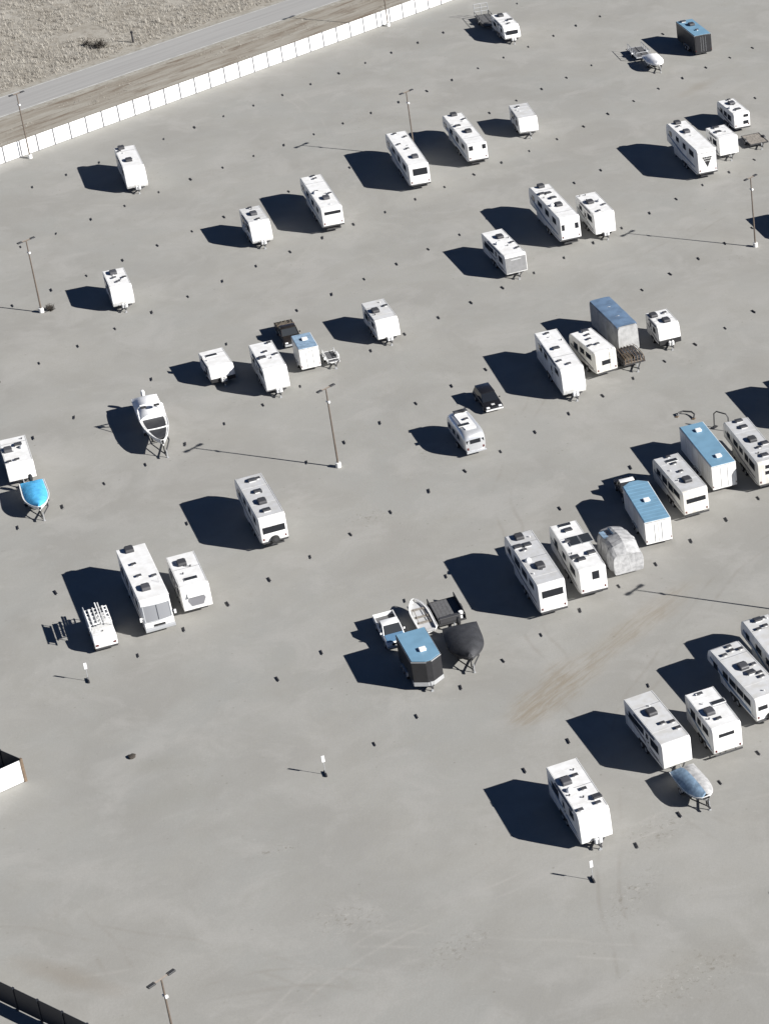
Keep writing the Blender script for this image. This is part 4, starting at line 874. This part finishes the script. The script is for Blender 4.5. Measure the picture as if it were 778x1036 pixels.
for x,y,l in ((-68.4,90.7,'tall lamp post before the white fence at the upper left'),(-50.0,45.0,'tall lamp post with dry bush at its foot near left edge'),
    (-6.75,8.86,'tall lamp post in the open middle, long shadow reaching left'),(29.39,60.93,'tall lamp post at the upper right edge'),
    (-33.94,140.4,'lamp post before the white fence at the top edge'),(4.93,-76.76,'lamp post rising from the bottom edge'),
    (-18.1,90.0,'tall lamp post behind the long camper with big rear window'),(42.6,-18.7,'lamp post past the right edge, its thin shadow crossing the bare ground')): lamp(x,y,l)

# ------------------------------------------------------------------ number posts
def marker_sign(x,y,label):
    r=root('marker_sign',x,y,118,label,'sign post','white marker signs at the row ends')
    m=MB(); m.cyl_z(0,1.35,0,0,.025,6); m.build('post','galvanised',r)
    m=MB(); m.box(-.12,.12,-.05,-.02,1.28,1.9); m.build('sign_panel','sign_white',r,bevel=.01,seg=1)
    m=MB(); m.box(-.07,.07,-.42,.42,0,.18); m.build('foot_block',['marker_dark'],r,bevel=.02,seg=1)
    return r
marker_sign(-18.8,-28.3,'thin post with white panel below the rack trailer')
marker_sign(5.55,-42.05,'thin post with white panel alone in the bare lower middle')
marker_sign(29.87,-55.81,'thin post with white panel before the camper nearest the viewer')

# ------------------------------------------------------------------ stall markers, one by one
ORD=['first','second','third','fourth','fifth','sixth','seventh','eighth','ninth','tenth','eleventh','twelfth','thirteenth','fourteenth','fifteenth','sixteenth','seventeenth','eighteenth','nineteenth','twentieth','twenty-first','twenty-second','twenty-third','twenty-fourth','twenty-fifth','twenty-sixth']
m=MB(); m.prism_x([(-.44,0),(-.44,.08),(-.39,.12),(.39,.12),(.44,.08),(.44,0)],-.065,.065,0); m.box(-.05,.05,-.455,-.441,.03,.09,1)
proto=m.build('stall_marker',['marker_dark','marker_end'])
n=0; rg=random.Random(11)
for ri,row in enumerate(ROWS):
    for k,(x,y) in enumerate(sorted(row,key=lambda p:p[0])):
        o=proto if n==0 else proto.copy()
        if n: col.objects.link(o)
        n+=1; s=rg.uniform(.72,1.0); o.location=(x+rg.uniform(-.06,.06),y+rg.uniform(-.06,.06),0); o.rotation_euler=(0,0,R(118-90+rg.uniform(-9,9))); o.scale=(s,s,s)
        tag(o,'%s dark stall marker from the left in the %s marker row below the long fence'%(ORD[k],ORD[ri]),'stall marker','dark stall markers in rows across the lot')

# ------------------------------------------------------------------ fences
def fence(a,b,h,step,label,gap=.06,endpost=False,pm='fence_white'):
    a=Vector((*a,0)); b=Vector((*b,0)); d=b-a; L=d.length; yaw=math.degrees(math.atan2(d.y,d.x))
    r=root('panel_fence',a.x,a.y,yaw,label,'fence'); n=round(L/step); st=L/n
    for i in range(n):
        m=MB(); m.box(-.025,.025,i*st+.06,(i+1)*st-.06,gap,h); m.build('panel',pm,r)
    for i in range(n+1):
        m=MB(); m.box(-.085,.085,i*st-.085,i*st+.085,0,h+.02); m.build('post',(pm if pm=='fence_shaded' else 'fence_post') if not(endpost and i==n) else 'rust_post',r)
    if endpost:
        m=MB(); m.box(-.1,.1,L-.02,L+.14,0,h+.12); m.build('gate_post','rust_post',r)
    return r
fa=Vector((-71.57,88.69)); fb=Vector((-28.97,149.01)); fd=(fb-fa).normalized()
fence(fa-fd*24,fb+fd*26,2.2,2.47,'long white panel fence along the road at the upper left')
e=Vector((-18.95,-42.55)); fd=Vector((.70,.714)).normalized()
fence(e-fd*15.2,e,2.13,2.5,'short end of white panel fence at the left edge, sunlit',endpost=True)
p=Vector((-10.40,-69.07)); q=Vector((-2.71,-73.40)); fd=(q-p).normalized()
fence(p-fd*14,q+fd*18,2.1,2.5,'white panel fence, its shade painted dark, at the bottom left corner',gap=.12,pm='fence_shaded')
fence((-19.05,-42.35),(-27.7,-37.4),2.13,2.5,'fence face with its shade painted dark, meeting the short white fence at the left edge',pm='fence_shaded')

# ------------------------------------------------------------------ small growth and leftovers
def bush(name,x,y,z,rad,label,cat,mt,nb=60,seed=1):
    rg=random.Random(seed); m=MB()
    for i in range(nb):
        a=rg.uniform(0,6.283); el=rg.uniform(.15,1.4); l=rad*rg.uniform(.5,1.1)
        p=Vector((rg.uniform(-.3,.3)*rad,rg.uniform(-.3,.3)*rad,0)); d=Vector((math.cos(a)*math.cos(el),math.sin(a)*math.cos(el),math.sin(el)))
        q=p+d*l*.6; e=q+(d+Vector((rg.uniform(-.6,.6),rg.uniform(-.6,.6),rg.uniform(-.2,.5))))*l*.4
        m.tube([p,q,e],.018*max(1,rad),3)
        for k in range(3):
            c=q+Vector((rg.uniform(-.2,.2),rg.uniform(-.2,.2),rg.uniform(-.1,.25)))*rad; w=.10*rad
            u=Vector((rg.uniform(-1,1),rg.uniform(-1,1),rg.uniform(-1,1))).normalized(); v=u.cross(Vector((0,0,1)))
            m.add([c+u*w,c+v*w*.6,c-u*w,c-v*w*.6],[(0,1,2,3)])
    o=m.build(name,mt); o.location=(x,y,z); return tag(o,label,cat)
bush('dry_bush',-49.2,45.5,0,.8,'dark dry bush at the foot of the left lamp post','bush','dry_brush',seed=3)
bush('dry_bush',-73.7,132.4,0,1.3,'dark low bush in the dry field beside the road','bush','dry_brush',nb=90,seed=4)
bush('dry_bush',-76.0,133.3,0,.9,'smaller dark bush left of another in the dry field','bush','dry_brush',nb=60,seed=5)
m=MB(); m.cyl_z(0,1.7,0,0,.14,8,r2=.11); m.box(-.16,.16,-.12,.12,1.45,1.72); o=m.build('field_post','marker_dark'); o.location=(-69.7,134.4,0); tag(o,'short dark post standing in dry grass beside the road','post')
def stone(x,y,s,label,mt='dry_brush'):
    bm=bmesh.new(); bmesh.ops.create_icosphere(bm,subdivisions=2,radius=s)
    for v in bm.verts: v.co*=1+.35*noise.noise(v.co*2.2/s+Vector((x,y,0))); v.co.z*=.5; v.co.z+=s*.25
    me=bpy.data.meshes.new('rock'); bm.to_mesh(me); bm.free(); me.materials.append(M[mt]); o=bpy.data.objects.new('rock',me); col.objects.link(o); o.location=(x,y,0); tag(o,label,'rock')
stone(-11.25,-39.4,.34,'dark stone lying alone on the lower left of the lot')
# ------------------------------------------------------------------ ground, road, field
def sheet(name, corners, z, m, n=None):
    me=bpy.data.meshes.new(name); me.from_pydata([(x,y,z) for x,y in corners],[],[tuple(range(len(corners)))]); me.materials.append(m)
    o=bpy.data.objects.new(name,me); col.objects.link(o); o['kind']='structure'; return o

def nd(nt,t,**kw):
    n=nt.nodes.new(t)
    for k,v in kw.items():
        if k in n.inputs: n.inputs[k].default_value=v
        else: setattr(n,k,v)
    return n
def ramp(nt,fac,stops):
    r=nt.nodes.new('ShaderNodeValToRGB'); el=r.color_ramp.elements
    while len(el)<len(stops): el.new(.5)
    for e,(p,c) in zip(el,stops): e.position=p; e.color=(*c,1) if isinstance(c,tuple) else (c,c,c,1)
    nt.links.new(fac,r.inputs['Fac']); return r.outputs['Color']
def mixc(nt,fac,a,b,mode='MIX'):
    m=nt.nodes.new('ShaderNodeMix'); m.data_type='RGBA'; m.blend_type=mode
    if isinstance(fac,(int,float)): m.inputs['Factor'].default_value=fac
    else: nt.links.new(fac,m.inputs['Factor'])
    for s,v in ((6,a),(7,b)):
        if isinstance(v,tuple): m.inputs[s].default_value=(*v,1)
        else: nt.links.new(v,m.inputs[s])
    return m.outputs[2]
def noise_tex(nt,vec,scale,detail=5,rough=.55,dist=0.):
    n=nd(nt,'ShaderNodeTexNoise',Scale=scale,Detail=detail,Roughness=rough,Distortion=dist); nt.links.new(vec,n.inputs['Vector']); return n.outputs['Fac']
def mapping(nt,vec,loc=(0,0,0),rot=0,scale=(1,1,1)):
    m=nt.nodes.new('ShaderNodeMapping'); m.vector_type='TEXTURE'
    m.inputs['Location'].default_value=loc; m.inputs['Rotation'].default_value=(0,0,rot); m.inputs['Scale'].default_value=scale
    nt.links.new(vec,m.inputs['Vector']); return m.outputs['Vector']
def spot(nt,pos,loc,rot,size,soft=.6,edge=.5):        # soft elliptical patch with a ragged edge, in ground coordinates
    v=mapping(nt,pos,loc,rot,(size[0],size[1],1))
    l=nd(nt,'ShaderNodeVectorMath',operation='LENGTH'); nt.links.new(v,l.inputs[0])
    nz=noise_tex(nt,pos,.35,4)
    a=nd(nt,'ShaderNodeMath',operation='MULTIPLY_ADD'); nt.links.new(nz,a.inputs[0]); a.inputs[1].default_value=edge*2; nt.links.new(l.outputs['Value'],a.inputs[2])
    r=nd(nt,'ShaderNodeMapRange'); r.inputs['From Min'].default_value=1+edge; r.inputs['From Max'].default_value=1+edge-soft; nt.links.new(a.outputs[0],r.inputs['Value'])
    return r.outputs['Result']
def mul(nt,a,b):
    m=nd(nt,'ShaderNodeMath',operation='MULTIPLY')
    for i,v in enumerate((a,b)):
        if isinstance(v,(int,float)): m.inputs[i].default_value=v
        else: nt.links.new(v,m.inputs[i])
    return m.outputs[0]

G=bpy.data.materials.new('gravel_lot'); G.use_nodes=True; nt=G.node_tree; bs=nt.nodes['Principled BSDF']; bs.inputs['Roughness'].default_value=.95; bs.inputs['Specular IOR Level'].default_value=.15
pos=nd(nt,'ShaderNodeNewGeometry').outputs['Position']
GB=(.294,.289,.271)
c=ramp(nt,noise_tex(nt,pos,.05,4,.6),[(.3,(GB[0]*.93,GB[1]*.945,GB[2]*.955)),(.7,(GB[0]*1.05,GB[1]*1.04,GB[2]*1.03))])
c=mixc(nt,mul(nt,ramp(nt,noise_tex(nt,pos,.22,5,.6),[(.45,0.),(.75,1.)]),.35),c,(.255,.245,.215))
c=mixc(nt,mul(nt,ramp(nt,noise_tex(nt,pos,.6,6,.7),[(.52,0.),(.72,1.)]),.30),c,(.33,.325,.30))
# faint bands where tyres have passed along the aisles
v=mapping(nt,pos,(0,0,0),R(55.5),(26,1.6,1)); c=mixc(nt,mul(nt,ramp(nt,noise_tex(nt,v,1.,3,.5,.4),[(.5,0.),(.72,1.)]),.14),c,(.33,.325,.305))
v=mapping(nt,pos,(5,3,0),R(48),(14,.5,1)); c=mixc(nt,mul(nt,ramp(nt,noise_tex(nt,v,1.,4,.6,.6),[(.6,0.),(.75,1.)]),.12),c,(.25,.243,.22))
v=mapping(nt,pos,(0,0,0),R(100),(11,.4,1)); c=mixc(nt,mul(nt,ramp(nt,noise_tex(nt,v,1.,4,.6,1.2),[(.64,0.),(.76,1.)]),.12),c,(.34,.335,.315))
# patches of coarser and finer stone
c=mixc(nt,mul(nt,ramp(nt,noise_tex(nt,pos,.085,6,.62,.6),[(.45,0.),(.62,1.)]),.6),c,(.252,.245,.227))
c=mixc(nt,mul(nt,ramp(nt,noise_tex(nt,mapping(nt,pos,(31,17,0)),.16,6,.65,.5),[(.50,0.),(.64,1.)]),.55),c,(.335,.327,.309))
# paired wheel ruts sweeping through the aisles
for (cx,cy,rad,amt) in ((70,-120,62,.5),(75,-118,81,.45),(-45,-105,58,.4),(-60,-90,49,.4),(95,-40,66,.45),(20,-160,97,.45),(-20,-130,70,.35),(110,20,100,.35),(-120,60,95,.3),(10,-95,28,.4)):
    d=nd(nt,'ShaderNodeVectorMath',operation='DISTANCE'); nt.links.new(pos,d.inputs[0]); d.inputs[1].default_value=(cx,cy,0)
    wob=nd(nt,'ShaderNodeMath',operation='MULTIPLY_ADD'); nt.links.new(noise_tex(nt,pos,.05,2),wob.inputs[0]); wob.inputs[1].default_value=5.; nt.links.new(d.outputs['Value'],wob.inputs[2])
    sb=nd(nt,'ShaderNodeMath',operation='SUBTRACT'); nt.links.new(wob.outputs[0],sb.inputs[0]); sb.inputs[1].default_value=rad+2.5
    ab=nd(nt,'ShaderNodeMath',operation='ABSOLUTE'); nt.links.new(sb.outputs[0],ab.inputs[0])
    s2=nd(nt,'ShaderNodeMath',operation='SUBTRACT'); nt.links.new(ab.outputs[0],s2.inputs[0]); s2.inputs[1].default_value=.85
    a2=nd(nt,'ShaderNodeMath',operation='ABSOLUTE'); nt.links.new(s2.outputs[0],a2.inputs[0])
    rut=ramp(nt,a2.outputs[0],[(.0,1.),(.26,0.)]); brk=ramp(nt,noise_tex(nt,pos,.11,5,.7),[(.47,0.),(.62,1.)])
    c=mixc(nt,mul(nt,mul(nt,rut,brk),amt*1.35),c,(.345,.333,.312) if rad%2 else (.235,.222,.2))
# turned brown soil between the lower groups, and smaller stains
streak=mapping(nt,pos,(0,0,0),R(61),(2.6,.36,1))
sn=ramp(nt,noise_tex(nt,streak,1.,5,.65,.5),[(.42,0.),(.62,1.)])
for loc,rot,size,amt in (((22.3,-30.2,0),R(63),(7.5,2.6),1.),((27.8,-20.5,0),R(60),(9.5,1.7),.65),((21.0,-33.0,0),R(60),(3.2,1.6),.9)):
    c=mixc(nt,mul(nt,mul(nt,spot(nt,pos,loc,rot,size,.7),sn),amt),c,(.195,.160,.115))
    c=mixc(nt,mul(nt,mul(nt,spot(nt,pos,loc,rot,(size[0]*1.15,size[1]*1.3),.8),.45),1.),c,(.285,.262,.222))
for loc,rot,size,amt,cc in (((-7.0,-66.2,0),R(-22),(6.5,1.3),.5,(.225,.2,.165)),((-9.0,-40.5,0),0,(3.2,1.6),.45,(.235,.23,.205)),((-6,-45,0),R(30),(5,2.2),.35,(.24,.235,.21)),
        ((15.5,114,0),R(60),(5,1.5),.5,(.23,.21,.175)),((38.5,-66.5,0),R(40),(8,4),.3,(.25,.235,.2)),((40,-20,0),R(50),(10,4),.35,(.25,.235,.2))):
    c=mixc(nt,mul(nt,spot(nt,pos,loc,rot,size,.8),amt),c,cc)
# scuffed spots with clods
for loc,rot,size in (((5,-51.5,0),R(20),(1.6,.8)),((3.6,-52.2,0),R(20),(1.5,.5)),((21,-63.6,0),R(40),(4,2)),((34,-50,0),R(50),(4,2.2)),((39,-67,0),R(40),(6,3)),((-1,-1,0),R(100),(2,3)),((3,12,0),R(90),(2.5,3)),((33,-58,0),R(70),(5,2)),((12,-60,0),0,(4,2.5))):
    sp=spot(nt,pos,loc,rot,size,.7)
    c=mixc(nt,mul(nt,mul(nt,sp,ramp(nt,noise_tex(nt,pos,2.3,5,.75,.6),[(.55,0.),(.64,1.)])),.7),c,(.17,.155,.13))
    c=mixc(nt,mul(nt,mul(nt,sp,ramp(nt,noise_tex(nt,mapping(nt,pos,(9,4,0)),2.1,5,.75,.6),[(.56,0.),(.66,1.)])),.6),c,(.38,.37,.345))
# sparse pebbles
vo=nd(nt,'ShaderNodeTexVoronoi',Scale=.9,Randomness=1.); nt.links.new(pos,vo.inputs['Vector'])
pb=ramp(nt,vo.outputs['Distance'],[(.05,1.),(.12,0.)]); pk=ramp(nt,noise_tex(nt,pos,.13,3),[(.50,0.),(.62,1.)])
c=mixc(nt,mul(nt,mul(nt,pb,pk),.55),c,(.17,.16,.14))
c=mixc(nt,mul(nt,ramp(nt,noise_tex(nt,pos,5.,4,.7),[(.3,1.),(.7,0.)]),.22),c,(.215,.21,.19))
c=mixc(nt,mul(nt,ramp(nt,noise_tex(nt,pos,1.7,6,.75,.3),[(.60,0.),(.74,1.)]),.35),c,(.36,.355,.335))
c=mixc(nt,mul(nt,ramp(nt,noise_tex(nt,pos,1.1,6,.75,.8),[(.63,0.),(.76,1.)]),.40),c,(.20,.19,.165))
nt.links.new(c,bs.inputs['Base Color'])
bp=nd(nt,'ShaderNodeBump',Strength=.22,Distance=.05); nt.links.new(noise_tex(nt,pos,3.5,6,.7),bp.inputs['Height']); nt.links.new(bp.outputs['Normal'],bs.inputs['Normal'])

def earth(name, a, b, d, s1=.25, s2=1.5, bump=.35, stretch=None):
    m=bpy.data.materials.new(name); m.use_nodes=True; nt=m.node_tree; bs=nt.nodes['Principled BSDF']; bs.inputs['Roughness'].default_value=.95; bs.inputs['Specular IOR Level'].default_value=.1
    pos=nd(nt,'ShaderNodeNewGeometry').outputs['Position']; q=mapping(nt,pos,(0,0,0),R(54.5),stretch) if stretch else pos
    c=ramp(nt,noise_tex(nt,q,s1,5,.65),[(.35,a),(.65,b)]); c=mixc(nt,ramp(nt,noise_tex(nt,q,s2,6,.7),[(.5,0.),(.66,1.)]),c,d)
    nt.links.new(c,bs.inputs['Base Color']); bp=nd(nt,'ShaderNodeBump',Strength=bump,Distance=.1); nt.links.new(noise_tex(nt,pos,2.,6,.7),bp.inputs['Height']); nt.links.new(bp.outputs['Normal'],bs.inputs['Normal'])
    return m
VERGE=earth('verge_soil',(.225,.200,.165),(.31,.295,.26),(.16,.13,.10),.5,.9,.35,(7,1.1,1))
FIELD=earth('field_soil',(.255,.235,.20),(.34,.322,.285),(.20,.178,.148),.18,.9,.5)
ASPH=earth('old_asphalt',(.285,.281,.274),(.32,.316,.308),(.265,.26,.254),.6,.5,.1,(18,.5,1))
SHOULD=earth('road_shoulder',(.27,.255,.22),(.33,.315,.28),(.2,.18,.15),.5,1.2,.2)

sheet('ground',[(-2500,-2500),(2500,-2500),(2500,3500),(-2500,3500)],0,G)
ax=math.radians(54.5); dd=Vector((math.cos(ax),math.sin(ax))); nn=Vector((-dd.y,dd.x))   # nn points away from the lot
P0=Vector((-71.57,88.69)); base=P0.dot(nn)
def strip(name,n0,n1,z,m,u0=-1500,u1=1500):
    q=[]
    for u,v in ((u0,n0),(u1,n0),(u1,n1),(u0,n1)): w=dd*u+nn*v; q.append((w.x,w.y))
    return sheet(name,q,z,m)
strip('field',base+.6,base+900,.004,FIELD)
strip('verge',base+.3,base+15.2,.008,VERGE)
strip('road_shoulder',base+13.6,base+22.6,.012,SHOULD)
strip('road',base+14.6,base+21.6,.016,ASPH)
strip('road_marking',base+14.75,base+14.95,.020,M['road_line'])
strip('road_marking',base+21.25,base+21.42,.020,M['road_line'])

# dry grass standing on the field and in tufts along the verge
rg=random.Random(21); m=MB(); vs=[];fs=[];ms=[]
def tuft(x,y,h,k):
    for i in range(k):
        a=rg.uniform(0,6.283); w=rg.uniform(.012,.03); l=rg.uniform(.5,1.2)*h; t=rg.uniform(.1,.8)*h; bx,by=x+rg.uniform(-.4,.4),y+rg.uniform(-.4,.4)
        c,s=math.cos(a),math.sin(a); o=len(vs)
        vs.extend([(bx-s*w,by+c*w,0),(bx+s*w,by-c*w,0),(bx+c*t+s*w*.4,by+s*t-c*w*.4,l),(bx+c*t-s*w*.4,by+s*t+c*w*.4,l)]); fs.append((o,o+1,o+2,o+3))
        ms.append(rg.choices((0,1,2),(5,4,2))[0])
for i in range(20000):
    u=rg.uniform(-25,150); v=23+(rg.random()**1.15)*48; w=dd*(u+20)+nn*(base+v)
    f=noise.noise(Vector((w.x*.12,w.y*.12,0)))+.5*noise.noise(Vector((w.x*.4,w.y*.4,3)))
    if f<-.45: continue
    tuft(w.x,w.y,rg.uniform(.25,.55)*(1+.6*max(0,f)),7)
for i in range(1500):
    u=rg.uniform(-25,150); v=rg.uniform(1.2,13); w=dd*(u+20)+nn*(base+v)
    if noise.noise(Vector((u*.10,v*.5,7)))<.10: continue
    tuft(w.x,w.y,rg.uniform(.12,.3),4)
me=bpy.data.meshes.new('dry_grass'); me.from_pydata(vs,[],fs)
for k in ('grass_pale','grass_tan','grass_dark'): me.materials.append(M[k])
me.polygons.foreach_set('material_index',ms); o=bpy.data.objects.new('dry_grass',me); col.objects.link(o); o['kind']='stuff'; o['label']='dry pale grass covering the field and verge'; o['category']='grass'

# ------------------------------------------------------------------ camera and light
cd=bpy.data.cameras.new('camera'); cam=bpy.data.objects.new('camera',cd); col.objects.link(cam)
X,Y,Zc=[Vector(v) for v in CAM_AX]
cam.matrix_world=Matrix.Translation(CAM_LOC) @ Matrix((X,Y,Zc)).transposed().to_4x4()
cd.sensor_fit='HORIZONTAL'; cd.sensor_width=36; cd.lens=LENS; cd.shift_x=SHX; cd.shift_y=SHY; cd.clip_start=1; cd.clip_end=8000
scene.camera=cam
SD=Vector((1.7756,-.4701,1.0)).normalized()
sl=bpy.data.lights.new('sun','SUN'); so=bpy.data.objects.new('sun',sl); col.objects.link(so); so.location=(60,-30,80)
sl.energy=5.0; sl.angle=R(.5); sl.color=(1.,.975,.94)
so.rotation_euler=SD.to_track_quat('Z','Y').to_euler()
w=bpy.data.worlds.new('World'); scene.world=w; w.use_nodes=True; nt=w.node_tree
sky=nt.nodes.new('ShaderNodeTexSky'); sky.sky_type='NISHITA'; sky.sun_disc=False
sky.altitude=5000; sky.air_density=.5; sky.dust_density=0; sky.ozone_density=3
sky.sun_elevation=math.asin(SD.z); sky.sun_rotation=math.atan2(SD.x,SD.y)
bg=nt.nodes['Background']; bg.inputs['Strength'].default_value=.05; nt.links.new(sky.outputs['Color'],bg.inputs['Color'])
scene.view_settings.view_transform='Standard'; scene.view_settings.look='None'; scene.view_settings.gamma=1; scene.view_settings.exposure=.95
scene.render.resolution_x=768; scene.render.resolution_y=1024
